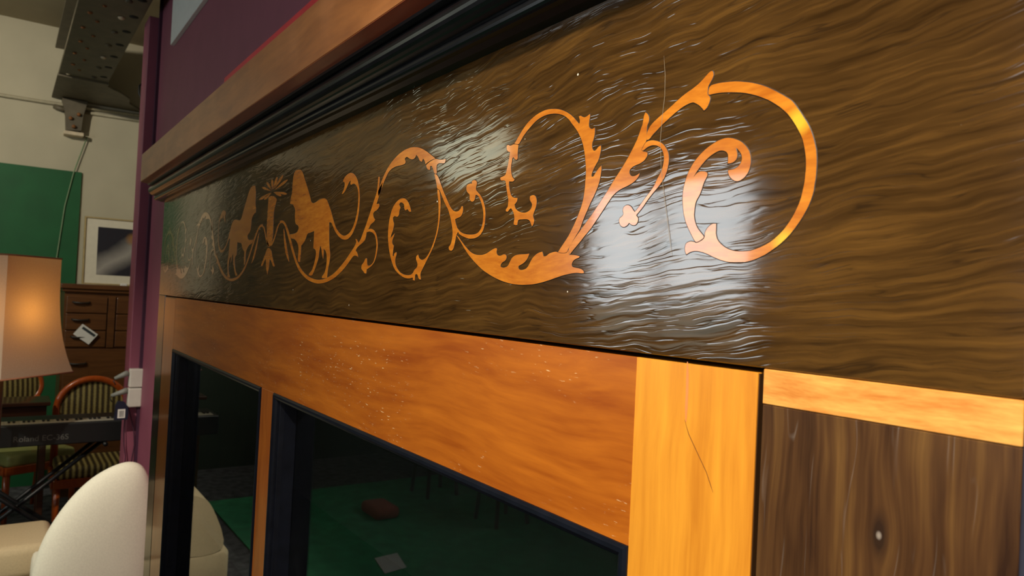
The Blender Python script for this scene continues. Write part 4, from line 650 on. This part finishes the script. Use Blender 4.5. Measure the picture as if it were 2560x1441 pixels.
# dividing pilaster on the right of the door
pil = box('pilaster', -0.2223, FX1, 0.0, 0.024, 0.08, 1.6530, M['pilaster'], cab, bev=.0005)
tag(pil, 'dark vertical grain pilaster with a small pale knot')
pb = box('pilaster_crossband', -0.2223, FX1, -0.0002, 0.024, 1.6532, FZ0 - .0004, M['band'], cab, bev=.0004)
tag(pb, 'pale orange crossband at the head of the pilaster')
box('pilaster_edge_bead', FX1, FX1 + .0032, -0.0004, 0.024, 0.08, FZ1, M['edge'], cab, bev=.0012, seg=3)
box('bay_post', FX1 + .0032, 0.10, 0.003, 0.024, 0.08, FZ0 - .004, M['rail'], cab, bev=.001)
box('bay_frieze', FX1 + .0032, 0.62, 0.003, 0.024, FZ0 - .004, FZ1, M['frieze'], cab, bev=.001)
box('bay_panel', 0.10, 0.62, 0.006, 0.024, 0.08, FZ0 - .004, M['stile'], cab, bev=.001)
# the glazed door
DX0, DX1, DZ0, DZ1 = -1.8905, -0.2257, 0.125, 1.6687
door = link(bpy.data.objects.new('door', None)); door.parent = cab
door.location = (0, 0, 0)
tag(door, 'orange framed glazed door with two dark panes')
RZ = 1.5525                                    # underside of the top rail
PANES = [(-1.7585, -1.0770), (-1.0165, -0.3124)]
BZ = 0.42
rail = box('top_rail', DX0 + .132, PANES[1][1], 0.0, 0.024, RZ, DZ1, M['rail'], door, bev=.0002)
box('bottom_rail', DX0 + .132, PANES[1][1], 0.0, 0.024, DZ0, BZ, M['rail'], door, bev=.0007)
box('stile', DX0, PANES[0][0], 0.0, 0.024, DZ0, DZ1, M['muntin'], door, bev=.003, seg=3)
st = box('stile', PANES[1][1], DX1, 0.0, 0.024, DZ0, DZ1, M['stile'], door, bev=.0002, seg=1)
box('gap_shade_strip', DX1, DX1 + .0007, 0.0010, 0.024, DZ0, DZ1 - .0005, M['carcass'], door)  # dark strip on the door edge standing in for shade in the gap
tag(st, 'golden yellow door stile with a diagonal scratch')
box('muntin', PANES[0][1], PANES[1][0], 0.0, 0.024, BZ, RZ, M['muntin'], door, bev=.0007)
strip('diagonal_scratch', SCR, 0.00022, M['groove'], door, y=-0.0002)
strip('reddish_streak', STK, 0.0010, M['streak'], door, y=-0.00012)
# ebonised glazing beads, one mitred length per side of each pane
bead = [(0.0, 0.0015), (0.0, -0.0010), (0.0022, -0.0026), (0.0050, -0.0027), (0.0078, -0.0008), (0.0092, 0.0022), (0.0096, 0.0050), (0.0112, 0.0054), (0.0118, 0.0068), (0.0130, 0.0120), (0.0150, 0.0300), (0.0, 0.0300)]
def bead_side(x0, x1, z0, z1, side):
    V = []; n = len(bead)
    for end in (0, 1):
        for o, y in bead:
            if side == 'top': V.append(((x0 + o) if end == 0 else (x1 - o), y, z1 - o))
            if side == 'bot': V.append(((x0 + o) if end == 0 else (x1 - o), y, z0 + o))
            if side == 'left': V.append((x0 + o, y, (z0 + o) if end == 0 else (z1 - o)))
            if side == 'right': V.append((x1 - o, y, (z0 + o) if end == 0 else (z1 - o)))
    bm = bmesh.new(); bv = [bm.verts.new(v) for v in V]
    for i in range(n):
        j = (i + 1) % n
        bm.faces.new((bv[i], bv[j], bv[n + j], bv[n + i]))
    bm.faces.new(bv[:n]); bm.faces.new(bv[n:])
    bmesh.ops.recalc_face_normals(bm, faces=bm.faces)
    return bm_obj('glazing_bead', bm, M['bead'], door)
for (a, b) in PANES:
    for sd in ('top', 'bot', 'left', 'right'): bead_side(a, b, BZ, RZ, sd)
    box('glass_pane', a + .012, b - .012, 0.0285, 0.0322, BZ + .012, RZ - .012, M['glass'], door)
# ---------------------------------------------------------------- on and beside the cabinet
tag(box('red_box', -1.285, -0.62, -0.030, 0.22, 2.0262, 2.0575, M['red'], bev=.001), 'flat bright red box lying on top of the cabinet', 'box')

# power outlet on the pier with plugs and adapter
pw = thing('power_outlet', (PX + .03, 0.30, 1.02), 'white two-gang power outlet block on the mauve pier', 'power outlet')
box('outlet_block', PX + .001, PX + .05, 0.266, 0.334, 1.120, 1.222, M['white_plastic'], pw, bev=.006, seg=2)
box('outlet_block', PX + .001, PX + .05, 0.264, 0.332, 1.012, 1.116, M['white_plastic'], pw, bev=.006, seg=2)
def plug(label, z, dz, ln):
    r = thing('power_plug', (PX + .03, 0.264, z), label, 'plug')
    tube('plug_body', [(PX + .03, 0.262, z), (PX + .03, 0.240, z - dz * .35), (PX + .03, 0.262 - ln, z - dz)], [.016, .015, .008], M['grey_plastic'], r, seg=10)
    tube('plug_cord', [(PX + .03, 0.262 - ln + .004, z - dz), (PX + .034, 0.262 - ln - .004, z - dz - .015), (PX + .036, 0.262 - ln + .006, z - dz - .034)], .0028, M['black_cable'], r, seg=6)
plug('grey plug in the upper half of the white outlet', 1.200, .030, .066)
plug('grey plug in the lower half of the white outlet', 1.105, .028, .078)
ad = thing('power_adapter', (PX + .05, 0.235, 0.95), 'small navy black power adapter with a white barcode label', 'power adapter')
prism('adapter_body', [(0.200, 0.952), (0.262, 0.952), (0.266, 0.985), (0.262, 1.02), (0.244, 1.048), (0.214, 1.052), (0.203, 1.03)], 'x', PX + .052, PX + .085, M['navy_plastic'], ad)
lb = box('barcode_label', PX + .085, PX + .0856, 0.214, 0.250, 0.962, 1.010, M['paper'], ad)
for k in range(6): box('barcode_line', PX + .0856, PX + .086, 0.221 + k * .0038, 0.2225 + k * .0038 + (k % 3) * .0004, 0.968, 1.002, M['ink'], lb)
tag(tube('power_cable', [(PX + .03, .270, 1.012), (PX + .03, .285, .96), (PX + .03, .305, .88), (PX + .03, .312, .80), (PX + .03, .300, .70), (PX + .03, .285, .62), (PX + .03, .29, .50), (PX + .03, .28, .2), (PX + .03, .27, .01)], .0035, M['cable'], None, seg=6), 'dark cable looping down the pier, the right one', 'cable')
tag(tube('power_cable', [(PX + .02, .258, .95), (PX + .02, .256, .88), (PX + .02, .262, .80), (PX + .02, .272, .74), (PX + .02, .270, .66), (PX + .02, .272, .5), (PX + .02, .262, .01)], .0028, M['cable'], None, seg=6), 'thin dark cable hanging at the left edge of the pier', 'cable')

# cream tub chair standing by the wall, seen from its side
tc = thing('tub_chair', (-3.62, 0.05, 0), 'cream upholstered tub chair with high rounded side next to the mauve wall', 'armchair')
def bulged(name, outl, xa, xb, mat, parent, rings=7, power=2.4):
    """pillow-like slab: the (y,z) outline inflated along x"""
    cy = sum(p[0] for p in outl) / len(outl); cz = sum(p[1] for p in outl) / len(outl)
    n = len(outl); V = []; Fc = []; R = []
    for k in range(rings):
        f = math.sin(math.pi / 2 * (k + 1) / rings)
        R.append((f, (1 - f ** power) ** (1 / power)))
    xm, hw = (xa + xb) / 2, abs(xb - xa) / 2
    rows = [(f, g) for f, g in R] + [(f, -g) for f, g in R[-2::-1]]
    for f, g in rows:
        for y, z in outl: V.append((xm + hw * g, cy + (y - cy) * f, cz + (z - cz) * f))
    for i in range(len(rows) - 1):
        for k in range(n):
            k2 = (k + 1) % n
            Fc.append((i * n + k, i * n + k2, (i + 1) * n + k2, (i + 1) * n + k))
    V.append((xm + hw, cy, cz)); V.append((xm - hw, cy, cz))
    a, b = len(V) - 2, len(V) - 1; last = (len(rows) - 1) * n
    for k in range(n):
        k2 = (k + 1) % n
        Fc.append((a, k2, k)); Fc.append((b, last + k, last + k2))
    return mesh_obj(name, V, Fc, mat, parent, smooth=True)
def spline(pts, sub=5):
    out = []; n = len(pts)
    for i in range(n):
        p0, p1, p2, p3 = [Vector(pts[(i + k) % n]) for k in (-1, 0, 1, 2)]
        for s in range(sub):
            t = s / sub
            out.append(tuple(0.5 * ((2 * p1) + (-p0 + p2) * t + (2 * p0 - 5 * p1 + 4 * p2 - p3) * t * t + (-p0 + 3 * p1 - 3 * p2 + p3) * t ** 3)))
    return out
side = spline([(0.165, 0.912), (0.09, 0.893), (0.01, 0.840), (-0.07, 0.745), (-0.135, 0.620), (-0.170, 0.470), (-0.165, 0.30), (-0.12, 0.16), (0.05, 0.13), (0.22, 0.15), (0.285, 0.28), (0.300, 0.50), (0.288, 0.68), (0.262, 0.80), (0.222, 0.885)])
bulged('backrest', side, -3.58, -3.42, M['cream_uph'], tc)
low = [(max(y, -0.155) * .96 + .004, 0.13 + (z - 0.13) * 0.50) for y, z in side]
bulged('seat_cushion', [(y * .8 + .015, 0.14 + (z - .13) * .62) for y, z in low], -4.0, -3.55, M['cream_uph'], tc, power=5)
bulged('armrest', spline([(-0.155, 0.42), (-0.11, 0.44), (-0.085, 0.40), (-0.085, 0.20), (-0.11, 0.16), (-0.15, 0.18)]), -3.98, -3.50, M['cream_uph'], tc, power=5)
bulged('armrest', spline([(0.22, 0.42), (0.26, 0.44), (0.285, 0.40), (0.285, 0.20), (0.26, 0.16), (0.22, 0.18)]), -3.98, -3.50, M['cream_uph'], tc, power=5)
for xx in (-3.52, -3.93):
    for yy in (-0.10, 0.22): lathe('foot', [(.018, 0), (.026, .15)], (xx, yy, 0), M['dark_wood'], tc, seg=12)

# low beige armchair in front of the lamp
sf = thing('chaise_longue', (-4.23, -0.40, 0), 'low beige chaise longue at the bottom left corner behind the cream tub chair', 'sofa')
box('seat_base', -4.47, -4.04, -0.70, -0.06, 0.08, 0.27, M['beige_uph'], sf, bev=.03, seg=3, smooth=True)
box('seat_cushion', -4.47, -4.04, -0.46, -0.055, 0.272, 0.432, M['beige_uph'], sf, bev=.04, seg=4, smooth=True)
prism('backrest', spline([(-0.45, 0.28), (-0.40, 0.53), (-0.43, 0.575), (-0.52, 0.575), (-0.60, 0.50), (-0.66, 0.28)], 4), 'x', -4.47, -4.04, M['beige_uph'], sf)
for xx in (-4.42, -4.09):
    for yy in (-0.65, -0.12): box('foot', xx - .02, xx + .02, yy - .02, yy + .02, 0, 0.08, M['dark_wood'], sf)

# floor lamp with square flared shade, one corner towards the camera
LX, LY = -4.66, -0.308
fl = thing('floor_lamp', (LX, LY, 0), 'lit floor lamp with a tall flared square linen shade', 'lamp')
V = []; Fc = []; NV = 14; per = 9
for i in range(NV + 1):
    t = i / NV; hd = 0.243 + 0.085 * t ** 3.2; z = 1.808 - 0.628 * t
    cs = [(hd, 0), (0, hd), (-hd, 0), (0, -hd)]
    for q in range(4):
        a, b = cs[q], cs[(q + 1) % 4]
        for s in range(per):
            u = s / per
            V.append((LX + a[0] + (b[0] - a[0]) * u, LY + a[1] + (b[1] - a[1]) * u, z))
m = 4 * per
for i in range(NV):
    for k in range(m): Fc.append((i * m + k, (i + 1) * m + k, (i + 1) * m + (k + 1) % m, i * m + (k + 1) % m))
sh = mesh_obj('lamp_shade', V, Fc, M['shade'], fl)
for zz, hd in ((1.808, .244), (1.180, .329)):
    tube('shade_trim', [(LX + hd, LY, zz), (LX, LY + hd, zz), (LX - hd, LY, zz), (LX, LY - hd, zz)], .0045, plain('shade_piping', (0.40, 0.16, 0.08), 0.7), sh, seg=6, closed=True)
tube('pole', [(LX, LY, 0.03), (LX, LY, 1.50)], .014, M['dark_wood'], fl, seg=12)
lathe('base', [(.15, 0), (.15, .02), (.05, .035), (.02, .06)], (LX, LY, 0), M['dark_wood'], fl)
lathe('bulb', [(.008, 0), (.016, .02), (.034, .06), (.036, .085), (.024, .115), (.004, .125)], (LX, LY, 1.46), M['bulb'], fl, seg=16)
pl = bpy.data.lights.new('bulb_light', 'POINT'); pl.energy = 0.9; pl.color = (1.0, 0.66, 0.26); pl.shadow_soft_size = 0.04
po = link(bpy.data.objects.new('bulb_light', pl)); po.parent = fl; po.location = (0.05, 0.02, 1.50)

# keyboard on its stand
kb = thing('music_keyboard', (-4.98, -0.2, 0.74), 'black electronic keyboard with pale lettering in front of the dining chairs', 'keyboard')
KX0, KX1, KY0, KY1, KZ0, KZ1 = -5.16, -4.84, -0.80, 0.335, 0.742, 0.868
body = box('body', KX0, KX1, KY0, KY1, KZ0, KZ1 - .004, M['plastic_black'], kb, bev=.006, seg=2)
wk = None
for i in range(46):
    y0 = KY0 + .03 + i * .0234
    if wk is None: wk = box('white_key', KX1 - .135, KX1 - .030, y0, y0 + .0222, KZ1 - .012, KZ1 - .001, M['key_white'], kb)
    else:
        o = wk.copy(); link(o); o.location = (0, i * .0234, 0)
bk = None
for i in range(45):
    if i % 7 in (2, 6): continue
    y0 = KY0 + .046 + i * .0234
    if bk is None: bk = box('black_key', KX1 - .135, KX1 - .075, y0, y0 + .012, KZ1 - .004, KZ1 + .008, M['plastic_black'], kb); b0 = i
    else:
        o = bk.copy(); link(o); o.location = (0, (i - b0) * .0234, 0)
fc = bpy.data.curves.new('lettering', 'FONT'); fc.body = 'Roland EC-36S'; fc.size = 0.040; fc.extrude = 0.0004
fo = bpy.data.objects.new('lettering_tmp', fc); link(fo)
bpy.context.view_layer.update()
dg = bpy.context.evaluated_depsgraph_get()
tm = bpy.data.meshes.new_from_object(fo.evaluated_get(dg))
bpy.data.objects.remove(fo)
xs = [v.co.x for v in tm.vertices]; wtxt = max(xs) - min(xs)
k = 0.262 / wtxt
L = kb.location
for v in tm.vertices:
    x, y, z = v.co
    v.co = (KX1 + .0005 + z - L.x, -0.232 + (x - min(xs)) * k - L.y, 0.772 + y * k * 1.0 - L.z)
tm.materials.clear(); tm.materials.append(M['text'])
to = link(bpy.data.objects.new('lettering', tm)); to.parent = kb
tag(to, 'grey lettering on the keyboard case')
ks = thing('keyboard_stand', (-5.0, -0.2, 0), 'black folding cross stand under the keyboard', 'stand')
for xx in (-4.93, -5.07):
    tube('cross_leg', [(xx, -0.62, .73), (xx, 0.22, .02)], .013, M['plastic_black'], ks, seg=8)
    tube('cross_leg', [(xx - .03, 0.22, .73), (xx - .03, -0.62, .02)], .013, M['plastic_black'], ks, seg=8)
for yy in (-0.62, 0.22):
    tube('top_bar', [(-5.17, yy, .728), (-4.83, yy, .728)], .013, M['plastic_black'], ks, seg=8)
    tube('foot_bar', [(-5.2, yy, .014), (-4.8, yy, .014)], .014, M['plastic_black'], ks, seg=8)

# dark side table behind the keyboard
tb = thing('side_table', (-5.55, -0.35, 0), 'dark reddish wooden table behind the keyboard', 'table')
box('table_top', -5.72, -5.42, -0.85, -0.035, 0.880, 0.905, M['dark_wood'], tb, bev=.004)
box('apron', -5.70, -5.44, -0.80, -0.055, 0.775, 0.880, M['dark_wood'], tb)
for xx in (-5.69, -5.45):
    for yy in (-0.80, -0.065): box('leg', xx - .018, xx + .018, yy - .018, yy + .018, 0, 0.775, M['dark_wood'], tb, bev=.003)

# dining chairs
def dining_chair(label, loc, rz, oval, seat_mat):
    """local frame: front +x, width along y"""
    r = thing('dining_chair', loc, label, 'chair', 'orange framed dining chairs', rz)
    hw, fx, bx, sz = 0.235, 0.23, -0.20, 0.44
    for sy in (-1, 1):
        tube('leg', [(fx - .02, sy * (hw - .02), 0), (fx - .02, sy * (hw - .02), sz - .02)], [.016, .024], M['orange_wood'], r, seg=8, local=True)
        tube('leg', [(bx - .06, sy * (hw - .05), 0), (bx, sy * (hw - .04), sz - .02)], [.015, .022], M['orange_wood'], r, seg=8, local=True)
        box('seat_rail', bx, fx, sy * hw - .014, sy * hw + .014, sz - .075, sz - .02, M['orange_wood'], r, bev=.004, local=True)
    box('seat_rail', fx - .02, fx + .012, -hw, hw, sz - .075, sz - .02, M['orange_wood'], r, bev=.004, local=True)
    box('seat_rail', bx - .012, bx + .012, -hw + .03, hw - .03, sz - .075, sz - .02, M['orange_wood'], r, bev=.004, local=True)
    box('seat', bx + .01, fx - .002, -hw + .012, hw - .012, sz - .03, sz + .055, seat_mat, r, bev=.028, seg=4, local=True, smooth=True)
    P = []; N = 40
    if oval:
        cz, ay, az = 0.90, 0.195, 0.155
        P = [(bx - .05 - .12 * (az * math.sin(2 * math.pi * i / N)), ay * math.cos(2 * math.pi * i / N), cz + az * math.sin(2 * math.pi * i / N)) for i in range(N)]
        tube('back_frame', P, .021, M['orange_wood'], r, seg=8, local=True, closed=True)
        for sy in (-1, 1): tube('back_post', [(bx, sy * (hw - .06), sz - .03), (bx - .03, sy * .165, .82)], .018, M['orange_wood'], r, seg=8, local=True)
    else:
        cz, ay, az = 0.80, 0.215, 0.205
        P = [(bx, -ay, sz - .03), (bx - .01, -ay, .62)] + [(bx - .015 - .10 * (cz - .62 + az * math.sin(math.pi * (1 - i / 24))) * .5, ay * math.cos(math.pi * (1 - i / 24)), cz + az * math.sin(math.pi * (1 - i / 24))) for i in range(25)] + [(bx - .01, ay, .62), (bx, ay, sz - .03)]
        tube('back_frame', P, .023, M['orange_wood'], r, seg=8, local=True)
        tube('back_crossbar', [(bx - .01, -ay, .575), (bx - .01, ay, .575)], .016, M['orange_wood'], r, seg=8, local=True)
    V = []; Fc = []; rings = 5; lo = 0.60 if not oval else None
    for side_ in (1, -1):
        base = len(V)
        for q in range(rings + 1):
            f = q / rings
            for i in range(N):
                a = 2 * math.pi * i / N
                y = ay * .95 * f * math.cos(a)
                z = cz + (az * .95 * f * math.sin(a) if (oval or math.sin(a) > 0) else f * (lo - cz) * min(1.0, -math.sin(a) * 1.6))
                V.append((bx - .05 - .12 * (z - cz) + side_ * (.012 + .014 * (1 - f * f)) + (.02 if not oval else 0), y, z))
        for q in range(rings):
            for i in range(N):
                j = (i + 1) % N
                fa = (base + q * N + i, base + q * N + j, base + (q + 1) * N + j, base + (q + 1) * N + i)
                Fc.append(fa if side_ < 0 else fa[::-1])
    mesh_obj('backrest', V, Fc, M['stripe'], r, local=True, smooth=True)
    return r
dining_chair('orange wooden dining chair with an arched striped back beside the mauve wall', (-5.55, 0.232, 0), math.radians(0), False, M['stripe'])
dining_chair('orange wooden dining chair with a small oval striped back under the lamp shade', (-6.10, -0.13, 0), math.radians(24), True, M['satin'])

# tall dresser on the back wall
DXF = -6.50
dr = thing('tall_dresser', (-6.73, 0.62, 0), 'tall brown wooden chest of drawers against the back wall', 'dresser')
box('carcass', -6.965, DXF - .02, 0.07, 1.19, 0.06, 1.60, M['dresser'], dr)
box('top', -6.975, DXF + .025, 0.04, 1.21, 1.625, 1.662, M['dresser'], dr, bev=.006, seg=2)
box('top_moulding', -6.97, DXF + .008, 0.055, 1.20, 1.60, 1.625, M['dresser'], dr, bev=.004)
box('plinth', -6.96, DXF - .01, 0.065, 1.195, 0.0, 0.06, M['dresser'], dr)
box('centre_stile', DXF - .02, DXF + .004, 0.37, 0.42, 1.165, 1.575, M['dresser'], dr, bev=.003)
rows = [(1.438, 1.566), (1.304, 1.430), (1.170, 1.296)]
def drawer(y0, y1, z0, z1, hy):
    d = box('drawer', DXF - .02, DXF, y0, y1, z0, z1, M['dresser'], dr, bev=.005, seg=2)
    for h in hy:
        zc = z0 + (z1 - z0) * .66
        tube('handle', [(DXF, h - .056, zc), (DXF + .018, h - .05, zc - .004), (DXF + .022, h, zc - .008), (DXF + .018, h + .05, zc - .004), (DXF, h + .056, zc)], .008, M['brass'], d, seg=6)
for z0, z1 in rows:
    drawer(0.085, 0.362, z0, z1, [0.183])
    drawer(0.428, 1.175, z0, z1, [0.60, 1.0])
for z0, z1 in [(0.83, 1.155), (0.48, 0.82), (0.09, 0.47)]:
    drawer(0.085, 1.175, z0, z1, [0.183, 1.0])
pt = thing('price_tag', (DXF + .03, 0.226, 1.29), 'white card price tag hanging tilted on the dresser front', 'price tag')
def tilt(pts, c, a):
    return [(c[0] + y * math.cos(a) - z * math.sin(a), c[1] + y * math.sin(a) + z * math.cos(a)) for y, z in pts]
TC = (0.222, 1.272); TA = math.radians(-37)
prism('card', tilt([(-.068, -.050), (.068, -.050), (.068, .050), (-.068, .050)], TC, TA), 'x', DXF + .024, DXF + .0265, M['paper'], pt)
prism('printed_bar', tilt([(-.05, .018), (.06, .018), (.06, .038), (-.05, .038)], TC, TA), 'x', DXF + .0265, DXF + .027, M['ink'], pt)

# framed print standing on the dresser
PXX = -6.80
fp = thing('framed_print', (PXX, 0.62, 1.664), 'pale gold framed print with cream mat and misty dark picture on the dresser', 'picture')
y0, y1, z0, z1 = 0.198, 1.0, 1.664, 2.224
tl = lambda z: -0.10 * (z - z0)
def slab(name, ya, yb, za, zb, x0, x1, mat):
    V = [(PXX + tl(z) + x, y, z) for x in (x0, x1) for y, z in ((ya, za), (yb, za), (yb, zb), (ya, zb))]
    return mesh_obj(name, V, [(0, 3, 2, 1), (4, 5, 6, 7), (0, 1, 5, 4), (1, 2, 6, 5), (2, 3, 7, 6), (3, 0, 4, 7)], mat, fp)
for a in ((y0, y1, z0, z0 + .011), (y0, y1, z1 - .011, z1), (y0, y0 + .011, z0 + .011, z1 - .011), (y1 - .011, y1, z0 + .011, z1 - .011)):
    slab('frame_bar', *a, 0.0, 0.022, M['gold'])
slab('mat', y0 + .011, y1 - .011, z0 + .011, z1 - .011, 0.002, 0.010, M['mat'])
pr = slab('print', 0.298, 0.90, 1.745, 2.145, 0.010, 0.0112, M['print'])
# recentre so the picture's object coordinates start at its middle
ctr = Vector((0, -0.03, 1.945 - fp.location.z))
pr.data.transform(Matrix.Translation(-ctr)); pr.location = ctr
dv = box('small_white_ornament', -6.62, -6.58, 0.455, 0.505, 1.662, 1.684, M['paper'], None, bev=.006, seg=2)
tag(dv, 'small crumpled white slip lying at the front edge of the dresser top', 'paper')

# steel girder under the ceiling
gd = thing('steel_girder', (-4.5, 0.09, 3.2), 'riveted grey steel girder running under the ceiling to the back wall', 'girder')
box('bottom_flange', XB, XR, -0.070, 0.250, 3.20, 3.222, M['steel'], gd, bev=.003)
box('web', XB, XR, 0.078, 0.102, 3.222, 3.60, M['steel'], gd)
box('top_flange', XB, XR, -0.070, 0.250, 3.60, 3.62, M['steel'], gd)
def dome(name, x, y, mat, r):
    return lathe(name, [(r, 0), (r * .9, -r * .35), (r * .55, -r * .62), (r * .1, -r * .7)], (x, y, 3.20), mat, gd, seg=10)
for i in range(9):
    x = -6.15 + i * 0.30
    dome('rivet', x, -0.012 + .01 * (i % 2), M['pale_rivet'] if i == 0 else M['rust'], .014)
    dome('rivet', x + .17, 0.045 + .008 * (i % 2), M['rust'], .012)
    dome('rivet', x + .04, 0.15, M['pale_rivet'] if i in (2, 5) else M['steel'], .019)
    lathe('bolt_hole', [(.024, 0), (.024, -.0015)], (x + .10, 0.205, 3.20), M['dark'], gd, seg=12)
prism('gusset_plate', [(-6.99, 0.24), (-6.99, 0.62), (-6.80, 0.50), (-6.72, 0.46), (-6.55, 0.44), (-6.40, 0.36), (-6.25, 0.24)], 'z', 3.185, 3.20, M['steel'], gd)
prism('end_gusset', [(-6.99, -.075), (-6.99, .255), (-6.2, .255), (-6.2, -.075)], 'z', 3.186, 3.20, M['steel'], gd)
wb = thing('wall_bracket', (XB, 0.07, 2.86), 'small grey steel bracket bolted to the wall under the girder end', 'bracket')
prism('bracket_plate', [(-0.005, 3.18), (0.175, 3.18), (0.150, 3.06), (0.140, 2.93), (0.035, 2.92), (0.025, 3.05), (0.01, 3.10)], 'x', XB + .002, XB + .10, M['steel'], wb)
for yy, zz in ((0.06, 3.02), (0.115, 3.06), (0.085, 2.955)):
    tube('bolt', [(XB + .10, yy, zz), (XB + .125, yy, zz)], .014, M['rust'], wb, seg=8)
box('bracket_shoe', XB + .002, XB + .11, 0.02, 0.16, 2.885, 2.915, M['pale_rivet'], wb, bev=.003)
tube('side_bolt', [(XB + .03, -0.055, 3.11), (XB + .06, 0.02, 3.09)], .02, M['steel'], wb, seg=8)
tag(tube('wall_conduit', [(XB + .02, -3.3, 3.10), (XB + .02, -.09, 3.135), (XB + .02, 1.2, 3.175)], .014, M['pipe'], None), 'cream conduit along the back wall, the upper of two', 'pipe')
tag(tube('wall_conduit', [(XB + .02, 0.16, 3.105), (XB + .02, 1.2, 3.125)], .013, M['pipe'], None), 'cream conduit along the back wall, the lower of two', 'pipe')
tag(tube('black_cable', [(-4.62, 0.32, 2.86), (-4.62, 0.285, 2.865), (-4.62, 0.262, 2.835), (-4.62, 0.262, 2.79), (-4.62, 0.285, 2.745), (-4.62, .32, 2.72)], .006, M['black_cable'], None, seg=6), 'short loop of black cable sticking out behind the top of the pier', 'cable')
tag(tube('wall_cable', [(XB + .03, 0.19, 2.9), (XB + .03, 0.11, 2.59), (XB + .03, 0.06, 2.3), (XB + .03, 0.02, 1.80), (XB + .03, 0.01, 1.2)], .005, M['pale_cable'], None, seg=6), 'thin pale cable hanging down over the green board', 'cable')

# stools and a paper seen only as reflections in the glass
def stool(x, y, label, g=0.0115):
    r = thing('bar_stool', (x, y, g), label, 'stool', 'dark stools mirrored in the glass')
    lathe('seat', [(.17, .70), (.18, .715), (.18, .735), (.15, .75), (.02, .752)], (x, y, 0), M['dark_wood'], r)
    for k in range(4):
        a = math.pi / 4 + k * math.pi / 2
        tube('leg', [(x + .13 * math.cos(a), y + .13 * math.sin(a), .71), (x + .20 * math.cos(a), y + .20 * math.sin(a), g)], .017, M['dark_wood'], r, seg=8)
    tube('ring', [(x + .17 * math.cos(q * math.pi / 8), y + .17 * math.sin(q * math.pi / 8), .28) for q in range(16)], .010, M['dark_wood'], r, seg=6, closed=True)
stool(-5.35, -2.72, 'dark wooden stool on the green carpet, the farther one mirrored in the glass')
stool(-4.45, -2.80, 'dark wooden stool on the green carpet, the nearer one mirrored in the glass')
tag(box('floor_cushion', -5.15, -4.85, -2.15, -1.95, 0.0105, 0.10, M['pink'], bev=.035, seg=3, smooth=True), 'small terracotta cushion on the green carpet, mirrored in the glass', 'cushion')
tag(prism('paper_sheet', [(-4.2, -1.80), (-3.95, -1.74), (-3.92, -1.58), (-4.18, -1.63)], 'z', 0.0125, 0.0145, M['paper']), 'white sheet of paper lying on the green carpet', 'paper')

# added spotlights and track, unseen, put in to shape the light falloff
tr = tag(box('added_light_track', -4.6, 0.6, -1.72, -1.68, ZC - .03, ZC, M['white_paint'], bev=.003), 'added unseen lighting track along the ceiling in front of the cabinet', 'track')
def spotlight(label, pos, target, watts, cone, col=(1.0, 0.90, 0.74), rad=0.05, stem_to=None):
    r = thing('added_spotlight', pos, label, 'spotlight', 'added spotlights')
    p = Vector(pos); d = (Vector(target) - p).normalized()
    tube('lamp_housing', [p - d * .20, p - d * .19, p - d * .03, p - d * .012], [.012, .038, .045, .050], M['white_plastic'], r, seg=16)
    tube('lens', [p - d * .012, p - d * .008], [.044, .044], M['added_lens'], r, seg=16)
    tube('stem', [p - d * .12, Vector((p.x, p.y, p.z + .25)) - d * .12, Vector(stem_to or (p.x - d.x * .12, p.y - d.y * .12, ZC))], .008, M['white_plastic'], r, seg=8)
    L = bpy.data.lights.new('added_spot_beam', 'SPOT'); L.energy = watts; L.color = col; L.spot_size = math.radians(cone); L.spot_blend = 1.0; L.shadow_soft_size = rad
    o = link(bpy.data.objects.new('added_spot_beam', L)); o.parent = r
    o.location = d * .01
    o.rotation_euler = d.to_track_quat('-Z', 'Y').to_euler()
spotlight('added unseen spotlight near the camera aimed at the near end of the cabinet', (0.35, -0.95, 2.80), (-0.12, 0.0, 1.62), SPOT_CABINET, 65)
spotlight('added unseen spotlight aimed at the cream tub chair', (-1.80, -1.60, 3.40), (-3.75, -0.02, 0.55), SPOT_CHAIR, 46)
spotlight('added unseen spotlight aimed at the dresser and back wall', (-4.20, -1.60, 3.40), (-6.85, 0.05, 2.3), SPOT_BACK, 110)
